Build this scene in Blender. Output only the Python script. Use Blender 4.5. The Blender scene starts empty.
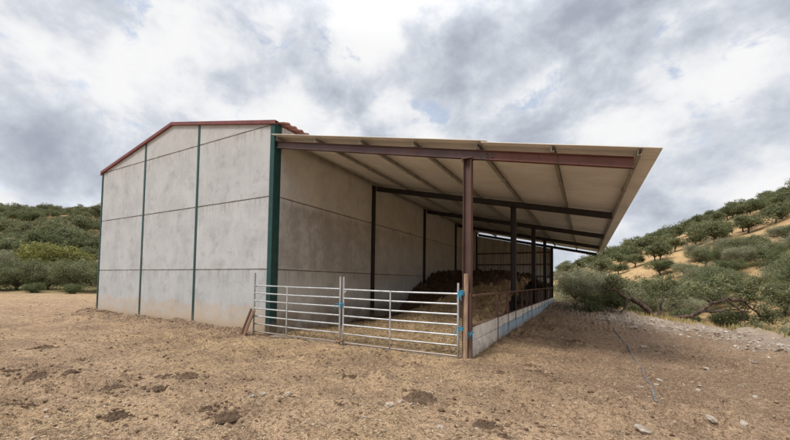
import bpy, bmesh, math, random
import numpy as np
from mathutils import Vector, Matrix
random.seed(7)
S = bpy.context.scene
COL = S.collection
rnd = random.Random(11)

# ------------------------------------------------------------------ camera
CAM = np.array([7.3746, -6.592, 1.4746]); YAW, PITCH, ROLL = -0.5005, 0.0402, 0.0134
FPX, PPY = 347.14, 266.93
fw = Vector((math.sin(YAW)*math.cos(PITCH), math.cos(YAW)*math.cos(PITCH), math.sin(PITCH)))
rt = Vector((math.cos(YAW), -math.sin(YAW), 0)); up = rt.cross(fw)
R2 = rt*math.cos(ROLL)+up*math.sin(ROLL); U2 = -rt*math.sin(ROLL)+up*math.cos(ROLL)
cd = bpy.data.cameras.new('camera'); cam = bpy.data.objects.new('camera', cd); COL.objects.link(cam)
cd.sensor_width = 36; cd.lens = FPX/790*36; cd.shift_y = (PPY-220)/790
cd.clip_start = 0.05; cd.clip_end = 6000
M = Matrix((R2, U2, -fw)).transposed().to_4x4(); M.translation = Vector(CAM); cam.matrix_world = M
S.camera = cam
S.render.engine = 'CYCLES'
S.view_settings.view_transform = 'Standard'; S.view_settings.look = 'None'
S.view_settings.exposure = 0; S.view_settings.gamma = 1
AX = np.array([math.cos(YAW), -math.sin(YAW)]); DX = np.array([math.sin(YAW), math.cos(YAW)])
def ad(x, y):
    return (x-CAM[0])*AX[0]+(y-CAM[1])*AX[1], (x-CAM[0])*DX[0]+(y-CAM[1])*DX[1]
def xy(a, d):
    return CAM[0]+a*AX[0]+d*DX[0], CAM[1]+a*AX[1]+d*DX[1]

# ------------------------------------------------------------------ numpy noise
def _h(ix, iy, s):
    n = (ix.astype(np.int64)*374761393 + iy.astype(np.int64)*668265263 + s*974711) & 0x7fffffff
    n = ((n ^ (n >> 13))*1274126177) & 0x7fffffff
    return ((n ^ (n >> 16)) & 0xffff)/65535.0
def vnoise(x, y, s=0):
    x = np.asarray(x, float); y = np.asarray(y, float)
    ix = np.floor(x); iy = np.floor(y); fx = x-ix; fy = y-iy
    ux = fx*fx*fx*(fx*(fx*6-15)+10); uy = fy*fy*fy*(fy*(fy*6-15)+10)
    def g(dx, dy):
        a = _h(ix+dx, iy+dy, s)*2*math.pi
        return np.cos(a)*(fx-dx)+np.sin(a)*(fy-dy)
    a = g(0, 0); b = g(1, 0); c = g(0, 1); d = g(1, 1)
    return 1.4*((a+(b-a)*ux)*(1-uy)+(c+(d-c)*ux)*uy)
def fbm(x, y, o=4, s=0, r=.5):
    t = 0; a = 1; 
    for i in range(o):
        t = t+a*vnoise(x*2**i+17.3*i, y*2**i-9.1*i, s+i); a *= r
    return t
def sstep(a, b, x):
    t = np.clip((np.asarray(x, float)-a)/(b-a), 0, 1); return t*t*(3-2*t)
def sp(x, k):
    return k*np.logaddexp(0, np.asarray(x, float)/k)

# ------------------------------------------------------------------ terrain
def H0(x, y):
    x = np.asarray(x, float); y = np.asarray(y, float)
    a, d = ad(x, y)
    z = 0*x
    front = sstep(-2, 4, d)
    e = a-11.2+.5*vnoise(x/4, y/4, 5)
    z = z-2.4*sstep(0, 7, e)*front
    bk = sstep(20.6, 30, y+.6*vnoise(x/3, 3.3+0*x, 8))*sstep(-14, -8, x)
    z = z-1.9*bk*(1-sstep(0, 10, e))
    # gravel berm along the right edge of the yard
    z = z+.06*np.exp(-((a-10.4)/.9)**2)*sstep(2, 7, d)*(.6+.8*fbm(x/1.5, y/1.5, 3, 31))
    # slight rise of the earth against the gable
    gb = np.exp(-((y+.35)/.55)**2)*sstep(-10.9, -9.6, x)*(1-sstep(-1.2, -.3, x))
    z = z+gb*(.07+.1*np.clip(fbm(x/.8, y/.8, 3, 12)+.3, 0, 1)+.12*np.exp(-((x+9)/1.0)**2))
    z = z-.34*sstep(7.8, 11.2, a)*(1-sstep(14, 21, d))*sstep(0, 6, d)
    hr = sp(.38*(a-20.5)-.07*(d-35), 2.0)-.4*sp(d-112, 8)
    hr = np.clip(hr, 0, None)*sstep(5, 20, a)*sstep(-20, 10, d)
    wl = 1-sstep(-35, 25, a)
    hl = np.clip(sp(.30*(d-46), 1.5)-.42*sp(d-140, 8), 0, None)*wl
    far = sstep(15, 60, np.hypot(a, d))
    z = z+hr+hl+far*.8*fbm(x/25, y/25, 3, 3)
    return z
def H(x, y):
    x = np.asarray(x, float); y = np.asarray(y, float)
    z = H0(x, y)
    m = sstep(-30, -14, x)*(1-sstep(30, 45, y))
    inside = sstep(-10.2, -9.8, x)*(1-sstep(5.2, 5.5, x))*sstep(-.25, .15, y)*(1-sstep(20, 20.6, y))
    rough = .55+.75*sstep(-.15, .35, fbm(x/2.2, y/2.2, 3, 40))
    a, d = ad(x, y)
    rough = rough+.9*sstep(7.2, 9.5, a)
    l = .060*fbm(x/.8, y/.8, 3, 21)+.055*np.abs(fbm(x/.26, y/.26, 3, 22))+.017*fbm(x/.09, y/.09, 2, 23)
    # hoof pits
    for cs, sd_, dp in ((.31, 51, .035), (.47, 57, .045)):
        cx_, cy_ = np.floor(x/cs), np.floor(y/cs)
        on = _h(cx_, cy_, sd_) > .45
        px = (cx_+.3+.4*_h(cx_, cy_, sd_+1))*cs; py = (cy_+.3+.4*_h(cx_, cy_, sd_+2))*cs
        rr = .055+.05*_h(cx_, cy_, sd_+3)
        q = np.hypot((x-px), (y-py)*(1+.4*_h(cx_, cy_, sd_+4)))/rr
        l = l+on*dp*(-.8*np.exp(-(q/.75)**4)+.35*np.exp(-((q-1.25)/.35)**2))*(q < 2)
    return z+l*rough*m*(1-inside)-.03*inside

# ------------------------------------------------------------------ scene helpers
def tag(o, label=None, cat=None, group=None, kind=None):
    if label: o['label'] = label
    if cat: o['category'] = cat
    if group: o['group'] = group
    if kind: o['kind'] = kind
    return o
def thing(name, label, cat, loc=(0, 0, 0), rz=0, group=None):
    o = bpy.data.objects.new(name, None); COL.objects.link(o)
    o.location = loc; o.rotation_euler = (0, 0, rz); o.empty_display_size = .2
    return tag(o, label, cat, group)
class MB:
    def __init__(s): s.v = []; s.f = []; s.sm = []
    def add(s, v, f, smooth=False):
        n = len(s.v); s.v += [tuple(p) for p in v]; s.f += [tuple(i+n for i in q) for q in f]; s.sm += [smooth]*len(f); return s
    def bm(s, b, smooth=False):
        b.verts.ensure_lookup_table(); b.verts.index_update()
        s.add([v.co[:] for v in b.verts], [[v.index for v in f.verts] for f in b.faces], smooth); b.free(); return s
    def box(s, lo, hi, bev=0, mat=None):
        b = bmesh.new(); bmesh.ops.create_cube(b, size=1)
        for v in b.verts: v.co = Vector([(lo[i]+hi[i])/2+v.co[i]*(hi[i]-lo[i]) for i in range(3)])
        if bev: bmesh.ops.bevel(b, geom=b.edges[:], offset=bev, segments=1, affect='EDGES')
        if mat is not None: bmesh.ops.transform(b, matrix=mat, verts=b.verts[:])
        return s.bm(b)
    def prism(s, prof, A, B, u, w, cap=True):
        """2-D profile (u,w coordinates) swept from A to B"""
        A = Vector(A); B = Vector(B); u = Vector(u); w = Vector(w); n = len(prof)
        v = [A+u*p[0]+w*p[1] for p in prof]+[B+u*p[0]+w*p[1] for p in prof]
        f = [(i, (i+1) % n, n+(i+1) % n, n+i) for i in range(n)]
        if cap: f += [tuple(range(n))[::-1], tuple(range(n, 2*n))]
        return s.add(v, f)
    def tube(s, pts, rad, n=8, smooth=True, cap=True):
        pts = [Vector(p) for p in pts]; N = len(pts)
        if not hasattr(rad, '__len__'): rad = [rad]*N
        t0 = (pts[1]-pts[0]).normalized(); a = t0.orthogonal().normalized(); v = []
        for i in range(N):
            t = (pts[min(i+1, N-1)]-pts[max(i-1, 0)]).normalized()
            a = (a-t*a.dot(t)).normalized(); b = t.cross(a)
            v += [pts[i]+(a*math.cos(2*math.pi*k/n)+b*math.sin(2*math.pi*k/n))*rad[i] for k in range(n)]
        f = [(i*n+k, i*n+(k+1) % n, (i+1)*n+(k+1) % n, (i+1)*n+k) for i in range(N-1) for k in range(n)]
        s.add(v, f, smooth)
        if cap: s.add(v[:n], [tuple(range(n))[::-1]]); s.add(v[-n:], [tuple(range(n))])
        return s
    def build(s, name, mat, parent=None):
        me = bpy.data.meshes.new(name); me.from_pydata(s.v, [], s.f); me.materials.append(mat)
        me.polygons.foreach_set('use_smooth', s.sm)
        b = bmesh.new(); b.from_mesh(me); bmesh.ops.recalc_face_normals(b, faces=b.faces[:]); b.to_mesh(me); b.free()
        o = bpy.data.objects.new(name, me); COL.objects.link(o)
        if parent is not None:
            o.parent = parent
        return o
def ibeam(mb, A, B, u, w, b, h, tf=.012, tw=.008):
    """I section: width b along u, height h along w, centred"""
    B2, H2, t2 = b/2, h/2, tw/2
    p = [(-B2, -H2), (B2, -H2), (B2, -H2+tf), (t2, -H2+tf), (t2, H2-tf), (B2, H2-tf), (B2, H2), (-B2, H2), (-B2, H2-tf), (-t2, H2-tf), (-t2, -H2+tf), (-B2, -H2+tf)]
    A = Vector(A); B = Vector(B); u = Vector(u); w = Vector(w)
    n = 12
    v = [A+u*q[0]+w*q[1] for q in p]+[B+u*q[0]+w*q[1] for q in p]
    f = [(i, (i+1) % n, n+(i+1) % n, n+i) for i in range(n)]
    for o in (0, n):
        f += [(o+0, o+1, o+2, o+3, o+10, o+11), (o+3, o+4, o+9, o+10), (o+4, o+5, o+6, o+7, o+8, o+9)]
    mb.add(v, f); return mb

# ------------------------------------------------------------------ material helpers
class NT:
    def __init__(s, name, rough=.8, metal=0, spec=.3):
        s.m = bpy.data.materials.new(name); s.m.use_nodes = True; s.t = s.m.node_tree; s.n = s.t.nodes; s.l = s.t.links
        s.b = s.n['Principled BSDF']; s.b.inputs['Roughness'].default_value = rough; s.b.inputs['Metallic'].default_value = metal
        s.b.inputs['Specular IOR Level'].default_value = spec
    def new(s, t, **k):
        n = s.n.new(t)
        for a, b in k.items(): setattr(n, a, b)
        return n
    def put(s, sock, v):
        if hasattr(v, 'is_linked') or isinstance(v, bpy.types.NodeSocket): s.l.new(v, sock)
        else: sock.default_value = v
    def pos(s, kind='pos'):
        if kind == 'pos': return s.new('ShaderNodeNewGeometry').outputs['Position']
        return s.new('ShaderNodeTexCoord').outputs['Object']
    def scale(s, vec, sc):
        n = s.new('ShaderNodeVectorMath', operation='MULTIPLY'); s.l.new(vec, n.inputs[0]); n.inputs[1].default_value = sc; return n.outputs[0]
    def noise(s, vec, scale, det=4, rough=.55, dist=0):
        n = s.new('ShaderNodeTexNoise'); s.l.new(vec, n.inputs['Vector']); n.inputs['Scale'].default_value = scale
        n.inputs['Detail'].default_value = det; n.inputs['Roughness'].default_value = rough; n.inputs['Distortion'].default_value = dist
        return n.outputs['Fac']
    def vor(s, vec, scale, out='Distance', feature='F1'):
        n = s.new('ShaderNodeTexVoronoi', feature=feature); s.l.new(vec, n.inputs['Vector']); n.inputs['Scale'].default_value = scale
        return n.outputs[out]
    def ramp(s, fac, a, b, c0=0., c1=1.):
        n = s.new('ShaderNodeMapRange'); n.interpolation_type = 'SMOOTHSTEP'; s.put(n.inputs[0], fac)
        for i, v in zip((1, 2, 3, 4), (a, b, c0, c1)): n.inputs[i].default_value = v
        return n.outputs[0]
    def math(s, op, a, b=0.):
        n = s.new('ShaderNodeMath', operation=op); s.put(n.inputs[0], a); s.put(n.inputs[1], b); return n.outputs[0]
    def mix(s, fac, a, b, mode='MIX'):
        n = s.new('ShaderNodeMix', data_type='RGBA', blend_type=mode); s.put(n.inputs[0], fac)
        for k, v in ((6, a), (7, b)):
            if isinstance(v, tuple): n.inputs[k].default_value = (*v, 1) if len(v) == 3 else v
            else: s.l.new(v, n.inputs[k])
        return n.outputs[2]
    def sep(s, vec):
        n = s.new('ShaderNodeSeparateXYZ'); s.l.new(vec, n.inputs[0]); return n.outputs
    def bump(s, h, strength=.3, dist=.02):
        n = s.new('ShaderNodeBump'); s.l.new(h, n.inputs['Height']); n.inputs['Strength'].default_value = strength; n.inputs['Distance'].default_value = dist
        s.l.new(n.outputs[0], s.b.inputs['Normal'])
    def color(s, c):
        s.put(s.b.inputs['Base Color'], (*c, 1) if isinstance(c, tuple) else c); return s.m

def m_concrete(name, base, side=False):
    k = NT(name, .85); P = k.pos(); x, y, z = k.sep(P)
    oi = k.new('ShaderNodeObjectInfo').outputs['Random']
    c = k.mix(k.ramp(k.noise(P, 1.1, 9, .68, .1), .34, .66), tuple(v*.86 for v in base), tuple(v*1.06 for v in base))
    c = k.mix(k.math('MULTIPLY', oi, .28), c, (base[0]*.78, base[1]*.79, base[2]*.80))
    st = k.noise(k.scale(P, (3.5, 3.5, .22)), 1.6, 6, .65, .15)
    c = k.mix(k.ramp(st, .55, .75, 0, .30), c, (base[0]*.55, base[1]*.54, base[2]*.53))
    bl = k.noise(P, 1.7, 9, .72, .2)
    c = k.mix(k.ramp(bl, .51, .64, 0, .5), c, (base[0]*.60, base[1]*.60, base[2]*.61))
    c = k.mix(k.ramp(k.noise(P, 5, 6, .7), .58, .70, 0, .28), c, (base[0]*1.25, base[1]*1.24, base[2]*1.2))
    sp_ = k.vor(P, 9)
    c = k.mix(k.ramp(sp_, .05, .10, .5, 0), c, (base[0]*.5, base[1]*.5, base[2]*.5))
    if side:
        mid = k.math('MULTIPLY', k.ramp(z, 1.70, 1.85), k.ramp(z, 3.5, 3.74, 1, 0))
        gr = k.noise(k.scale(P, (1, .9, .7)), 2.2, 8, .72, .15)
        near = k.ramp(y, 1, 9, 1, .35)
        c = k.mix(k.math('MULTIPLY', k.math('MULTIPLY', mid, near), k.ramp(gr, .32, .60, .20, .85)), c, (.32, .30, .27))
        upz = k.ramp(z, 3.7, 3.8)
        c = k.mix(k.math('MULTIPLY', upz, k.ramp(k.noise(k.scale(P, (1, .7, 1.6)), 1.1, 5, .6), .35, .7, .1, .5)), c, (.53, .48, .40))  # upper row: warm bounce off the beige roof, put into the colour
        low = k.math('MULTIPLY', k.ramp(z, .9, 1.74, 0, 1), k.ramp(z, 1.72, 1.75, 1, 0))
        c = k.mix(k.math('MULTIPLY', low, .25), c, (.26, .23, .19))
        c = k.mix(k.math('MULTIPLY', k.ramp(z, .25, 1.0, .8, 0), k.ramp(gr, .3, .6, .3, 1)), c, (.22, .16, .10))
    else:
        wv = k.math('ADD', z, k.math('MULTIPLY', k.math('SUBTRACT', k.noise(P, 1.4, 5, .65), .5), 1.1))
        c = k.mix(k.ramp(wv, .05, .85, .85, 0), c, (.50, .375, .25))
        ln = k.math('ABSOLUTE', k.math('SUBTRACT', wv, .62))
        c = k.mix(k.ramp(ln, .0, .16, .28, 0), c, (.52, .34, .17))
        c = k.mix(k.ramp(z, -.05, .3, .6, 0), c, (.33, .24, .16))
        top = k.ramp(z, 4.6, 6.6, 0, .35)
        c = k.mix(top, c, (.52, .495, .44))
    chip = k.noise(k.scale(P, (1, 1, 2.5)), 2.6, 6, .7)
    for jz in (1.742, 3.737, 5.731):
        dz = k.math('ABSOLUTE', k.math('SUBTRACT', z, jz))
        c = k.mix(k.math('MULTIPLY', k.ramp(dz, .008, .045, .75, 0), k.ramp(chip, .40, .62, .25, 1)), c, (.20, .165, .13))
        below = k.math('MULTIPLY', k.ramp(k.math('SUBTRACT', jz, z), 0, .55, .45, 0), k.ramp(k.math('SUBTRACT', jz, z), -.01, .0, 0, 1))
        c = k.mix(k.math('MULTIPLY', below, k.ramp(k.noise(k.scale(P, (5, 5, .15)), 2.0, 4, .6), .48, .66)), c, (.25, .235, .215))
    k.bump(k.math('ADD', k.noise(P, 14, 6, .6), k.math('MULTIPLY', k.noise(P, 90, 2), .4)), .22, .02)
    return k.color(c)

def m_paint(name, base, rust=None, amt=.4, rough=.55, sc=4, metal=0, foot=True):
    k = NT(name, rough, metal, .4); P = k.pos('obj')
    c = k.mix(k.ramp(k.noise(P, sc*.7, 5, .6), .3, .7), tuple(v*.78 for v in base), tuple(v*1.15 for v in base))
    if rust:
        c = k.mix(k.ramp(k.noise(P, sc*1.6, 7, .65, .5), .5, .72, 0, amt), c, rust)
        c = k.mix(k.ramp(k.noise(k.scale(P, (3, 3, .35)), sc*2, 4), .52, .75, 0, amt*.8), c, tuple(v*.5 for v in rust))
    zf = k.math('ADD', k.sep(P)[2], k.math('MULTIPLY', k.math('SUBTRACT', k.noise(P, 6, 5, .65), .5), .5))
    if foot: c = k.mix(k.ramp(zf, .02, .42, .8, 0), c, (.27, .19, .13))
    k.bump(k.noise(P, 45, 4), .12, .005)
    return k.color(c)

MAT = {}
MAT['conc'] = m_concrete('precast_concrete', (.49, .495, .495))
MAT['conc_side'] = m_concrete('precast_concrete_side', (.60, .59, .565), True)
MAT['joint'] = m_paint('joint_sealant', (.17, .145, .12))
MAT['green'] = m_paint('dark_green_paint', (.010, .054, .050), (.028, .080, .073), .5, .45)
MAT['dark_and_shaded_steel'] = m_paint('dark_and_shaded_steel', (.026, .022, .021), (.06, .03, .02), .4, .6)  # dark steel; on the rear posts and beams the darkness is painted shade
MAT['primer'] = m_paint('red_primer_steel', (.105, .056, .046), (.17, .075, .045), .6, .6, 3)
MAT['primer_beam'] = m_paint('violet_primer_steel', (.105, .066, .066), (.15, .065, .045), .5, .6, 2)
MAT['rust_beam'] = m_paint('rusted_beam_steel', (.15, .062, .045), (.10, .062, .06), .8, .65, 2)
MAT['rust'] = m_paint('rusty_steel', (.14, .078, .055), (.24, .12, .06), .7, .75, 5)
MAT['galv'] = m_paint('galvanised_steel', (.55, .57, .58), (.36, .37, .37), .5, .42, 7, .55)
MAT['galv_old'] = m_paint('weathered_galvanised_steel', (.40, .40, .39), (.30, .22, .16), .6, .5, 7, .35)
MAT['purlin'] = m_paint('purlin_steel', (.34, .32, .275), (.20, .18, .15), .5, .55)
MAT['red'] = m_paint('red_metal_trim', (.19, .055, .05), (.13, .06, .055), .6, .5, 3)
MAT['roofred'] = m_paint('red_roof_sheet', (.30, .135, .10), (.24, .16, .13), .6, .6, 2)
MAT['twine'] = m_paint('blue_plastic_twine', (.035, .27, .42), (.12, .36, .48), .5, .5, 30)
MAT['bright_rust'] = m_paint('orange_rust', (.30, .09, .05), (.16, .07, .045), .6, .8, 20)

def m_roof():
    k = NT('beige_roof_underside', .6); P = k.pos(); x, y, z = k.sep(P)
    b = (.88, .86, .81)
    c = k.mix(k.ramp(k.noise(P, .7, 5, .6), .3, .7), tuple(v*.85 for v in b), tuple(v*1.06 for v in b))
    fr = k.math('FRACT', y)
    sm = k.math('ABSOLUTE', k.math('SUBTRACT', fr, .5))
    c = k.mix(k.ramp(sm, 0, .014, .4, 0), c, (.5, .45, .37))
    c = k.mix(k.ramp(k.noise(k.scale(P, (.35, 6, 1)), 1.5, 4), .52, .75, 0, .3), c, (.64, .58, .48))
    c = k.mix(k.ramp(k.noise(P, 3, 6, .7, 1), .62, .8, 0, .35), c, (.56, .49, .38))
    k.bump(k.math('ADD', k.math('MULTIPLY', k.ramp(sm, 0, .02, -1, 0), .6), k.math('MULTIPLY', k.math('POWER', k.math('ABSOLUTE', k.math('SINE', k.math('MULTIPLY', y, 18.85))), 8.), .5)), .8, .012)
    return k.color(c)
MAT['roof'] = m_roof()
def m_sheet():
    k = NT('corrugated_steel_sheet', .5); P = k.pos()
    b = (.62, .58, .50)
    c = k.mix(k.ramp(k.noise(k.scale(P, (2, 1, .25)), 1.5, 5), .3, .7), tuple(v*.7 for v in b), b)
    c = k.mix(k.ramp(k.noise(P, 1.7, 5, .7), .55, .75, 0, .6), c, (.27, .19, .12))
    return k.color(c)
MAT['sheet'] = m_sheet()
def m_wallboard():
    k = NT('whitewashed_board', .75); P = k.pos(); x, y, z = k.sep(P)
    b = (.80, .775, .73)
    c = k.mix(k.ramp(k.noise(P, 3, 6, .65), .3, .7), tuple(v*.7 for v in b), b)
    c = k.mix(k.ramp(k.noise(k.scale(P, (1, 1.5, 4)), 1.4, 6, .72, .3), .50, .66, 0, .5), c, (.30, .22, .145))
    far = k.ramp(y, 2.0, 3.0)
    zl = k.math('ADD', z, k.math('MULTIPLY', k.noise(P, 1.1, 4), .30))
    bl = k.math('MULTIPLY', far, k.ramp(zl, .47, .52, 1, 0))
    bl = k.math('MULTIPLY', bl, k.ramp(k.noise(k.scale(P, (1, 1, .5)), 1.1, 3), .34, .42))
    c = k.mix(k.math('MULTIPLY', bl, .85), c, (.24, .38, .50))
    c = k.mix(k.math('MULTIPLY', k.ramp(z, -.02, .22, .85, 0), k.ramp(k.noise(P, 5, 4), .3, .6, .3, 1)), c, (.25, .18, .115))
    k.bump(k.noise(P, 20, 5), .2, .01)
    return k.color(c)
MAT['wallboard'] = m_wallboard()
def m_wood(name, base):
    k = NT(name, .85); P = k.pos('obj')
    g = k.noise(k.scale(P, (14, 14, 1.2)), 2.5, 5, .6, .5)
    c = k.mix(k.ramp(g, .3, .7), tuple(v*.5 for v in base), tuple(v*1.2 for v in base))
    c = k.mix(k.ramp(k.noise(P, 4, 5), .5, .7, 0, .5), c, tuple(v*.6 for v in base))
    k.bump(g, .4, .01); return k.color(c)
MAT['wood_pale'] = m_wood('worn_pale_timber', (.36, .24, .165))
MAT['wood_dark'] = m_wood('dark_brown_timber', (.13, .065, .038))
MAT['wood_grey'] = m_wood('grey_board', (.38, .34, .28))
def m_bark(name, a, b):
    k = NT(name, .95); P = k.pos('obj')
    c = k.mix(k.ramp(k.noise(k.scale(P, (1, 1, .5)), 5, 6, .65), .35, .65), a, b)
    k.bump(k.noise(P, 18, 6, .7), .8, .04); return k.color(c)
MAT['bark'] = m_bark('oak_bark', (.04, .031, .026), (.12, .095, .075))
MAT['bark_red'] = m_bark('stripped_oak_bark', (.03, .021, .017), (.15, .097, .072))

def m_leaf(name, c0, c1, c2):
    k = NT(name, .65, 0, .25)
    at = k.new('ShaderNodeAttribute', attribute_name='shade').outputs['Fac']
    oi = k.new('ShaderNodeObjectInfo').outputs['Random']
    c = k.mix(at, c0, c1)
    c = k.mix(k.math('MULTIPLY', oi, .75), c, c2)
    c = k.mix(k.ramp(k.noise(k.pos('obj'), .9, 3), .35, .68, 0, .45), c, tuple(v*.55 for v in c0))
    tr = k.new('ShaderNodeBsdfTranslucent'); k.l.new(c, tr.inputs['Color'])
    mx = k.new('ShaderNodeMixShader'); mx.inputs[0].default_value = .33
    k.color(c)
    k.l.new(k.b.outputs[0], mx.inputs[1]); k.l.new(tr.outputs[0], mx.inputs[2])
    k.l.new(mx.outputs[0], k.n['Material Output'].inputs['Surface'])
    return k.m
MAT['leaf'] = m_leaf('holm_oak_leaves', (.075, .086, .034), (.36, .355, .195), (.19, .215, .10))
MAT['leaf_pale'] = m_leaf('pale_grey_green_leaves', (.125, .13, .07), (.50, .475, .31), (.33, .325, .20))
MAT['leaf_green'] = m_leaf('green_leaves', (.060, .076, .030), (.27, .285, .14), (.15, .18, .075))
MAT['leaf_yellow'] = m_leaf('yellow_green_leaves', (.17, .18, .05), (.36, .34, .11), (.26, .26, .08))

def m_ground():
    k = NT('yard_earth', .95, 0, .15); P = k.pos(); x, y, z = k.sep(P)
    col = k.new('ShaderNodeVertexColor', layer_name='mask').outputs['Color']
    sr, sg, sb = k.new('ShaderNodeSeparateColor').outputs
    sc = sr.node; k.l.new(col, sc.inputs[0])
    hill, straw, brown = sr, sg, sb
    n1 = k.noise(P, .55, 6, .62, .3); n2 = k.noise(P, 4.5, 6, .68); n3 = k.noise(P, 22, 5, .7); n4 = k.noise(P, 75, 3, .7)
    c = k.mix(k.ramp(n1, .35, .65), (.385, .255, .155), (.515, .35, .218))
    c = k.mix(k.math('MULTIPLY', straw, .62), c, (.52, .355, .175))
    c = k.mix(k.math('MULTIPLY', brown, .9), c, (.245, .155, .10))
    n15 = k.noise(P, 1.5, 7, .7, .2)
    c = k.mix(k.ramp(n15, .50, .62, 0, .65), c, (.235, .155, .10))
    c = k.mix(k.ramp(n2, .50, .64, 0, .75), c, (.215, .145, .095))
    c = k.mix(k.ramp(n2, .30, .44, .45, 0), c, (.57, .41, .25))
    c = k.mix(k.ramp(n3, .50, .60, 0, .8), c, (.13, .085, .052))
    c = k.mix(k.ramp(n3, .32, .44, .6, 0), c, (.60, .46, .29))
    c = k.mix(k.ramp(n4, .53, .63, 0, .7), c, (.14, .09, .055))
    c = k.mix(k.ramp(n4, .36, .46, .7, 0), c, (.60, .47, .31))
    v = k.vor(k.scale(P, (1, 1, 1)), 26)
    c = k.mix(k.ramp(v, .04, .12, .35, 0), c, (.60, .52, .42))
    bank = k.new('ShaderNodeAttribute', attribute_name='bank').outputs['Fac']
    c = k.mix(k.math('MULTIPLY', bank, k.ramp(n15, .3, .55, .75, .35)), c, (.46, .395, .325))
    # dry grass of the hills
    h = k.mix(k.ramp(k.noise(P, .12, 6, .6), .35, .65), (.48, .325, .16), (.36, .23, .115))
    h = k.mix(k.ramp(k.noise(P, .5, 6, .7), .52, .7, 0, .6), h, (.31, .19, .095))
    h = k.mix(k.ramp(k.noise(P, 1.7, 6, .7), .56, .72, 0, .5), h, (.20, .175, .08))
    h = k.mix(k.math('MULTIPLY', k.ramp(x, -20, -32, 0, .85), k.ramp(k.noise(P, .14, 7, .7), .36, .56)), h, (.12, .125, .055))
    h = k.mix(k.math('MULTIPLY', k.ramp(x, -20, -32, 0, .5), k.ramp(y, 14, 22)), h, (.30, .15, .07))
    h = k.mix(k.ramp(k.noise(P, .33, 7, .75), .55, .64, 0, .7), h, (.17, .16, .075))
    c = k.mix(hill, c, h)
    hh = k.math('ADD', k.math('MULTIPLY', n3, .6), k.math('MULTIPLY', n4, .35))
    hh = k.math('ADD', hh, k.math('MULTIPLY', n2, .8))
    k.bump(hh, 1.0, .06)
    return k.color(c)
MAT['ground'] = m_ground()
def m_heap():
    k = NT('manure_and_straw', .95, 0, .15); P = k.pos(); x, y, z = k.sep(P)
    n2 = k.noise(P, 5, 6, .7); n3 = k.noise(P, 24, 5, .7); n4 = k.noise(P, 70, 3, .7)
    # straw apron towards the gate and along the open side, dark manure behind
    w = k.math('ADD', k.math('SUBTRACT', y, k.math('MULTIPLY', x, 1.05)), k.math('MULTIPLY', k.math('SUBTRACT', k.noise(P, .8, 5, .6), .5), 3.0))
    dk = k.ramp(w, 2.4, 3.6)
    s = k.mix(k.ramp(n2, .35, .65), (.42, .295, .165), (.23, .158, .092))
    s = k.mix(k.ramp(n3, .50, .62, 0, .75), s, (.16, .105, .058))
    s = k.mix(k.ramp(n4, .32, .45, .6, 0), s, (.60, .46, .24))
    m = k.mix(k.ramp(n2, .35, .65), (.070, .045, .030), (.13, .085, .053))
    m = k.mix(k.ramp(n3, .32, .45, .5, 0), m, (.20, .13, .07))
    c = k.mix(dk, s, m)
    k.bump(k.math('ADD', n2, k.math('MULTIPLY', n3, .5)), 1, .06)
    return k.color(c)
MAT['heap'] = m_heap()
def m_simple(name, a, b, sc=8, rough=.9, bump=.5, kind='obj'):
    k = NT(name, rough, 0, .2); P = k.pos(kind); oi = k.new('ShaderNodeObjectInfo').outputs['Random']
    n = k.noise(P, sc, 6, .65)
    c = k.mix(k.ramp(n, .32, .68), a, b); c = k.mix(k.math('MULTIPLY', oi, .3), c, tuple(v*.7 for v in a))
    k.bump(n, bump, .03); return k.color(c)
MAT['dung'] = m_simple('dry_dung', (.085, .054, .034), (.21, .14, .09), 14, .95, .9)
MAT['stone'] = m_simple('pale_stone', (.48, .415, .34), (.34, .275, .215), 6)
MAT['rock'] = m_simple('brown_rock', (.34, .275, .215), (.24, .18, .135), 6)
MAT['slab'] = m_simple('concrete_slab', (.42, .37, .31), (.30, .24, .18), 3, kind='pos')
MAT['hose'] = m_simple('grey_plastic_hose', (.12, .112, .108), (.22, .195, .175), 9, .7)
def m_attr(name, cols, rough=.9):
    k = NT(name, rough, 0, .2); at = k.new('ShaderNodeAttribute', attribute_name='shade').outputs['Fac']
    r = k.new('ShaderNodeValToRGB'); k.l.new(at, r.inputs[0]); e = r.color_ramp.elements
    for i, c in enumerate(cols):
        q = e[i] if i < 2 else e.new(0.5)
        q.position = i/(len(cols)-1); q.color = (*c, 1)
    return k.color(r.outputs[0])
MAT['straw'] = m_attr('chopped_straw', [(.15, .095, .055), (.33, .23, .125), (.48, .35, .20), (.60, .48, .32)])
MAT['clod'] = m_attr('earth_crumbs', [(.10, .065, .04), (.22, .145, .09), (.36, .255, .165), (.52, .44, .35)])
MAT['gravel'] = m_attr('broken_gravel', [(.22, .17, .13), (.34, .28, .22), (.41, .355, .30), (.50, .455, .395)])
MAT['drygrass'] = m_attr('dry_weeds', [(.36, .25, .11), (.52, .38, .18), (.30, .30, .11), (.20, .24, .08)])
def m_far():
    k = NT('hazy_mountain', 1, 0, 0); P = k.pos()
    c = k.mix(k.ramp(k.noise(P, .012, 6, .6), .35, .65), (.17, .225, .265), (.24, .29, .32)); return k.color(c)  # blue aerial haze is put into the base colour
MAT['far'] = m_far()

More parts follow.
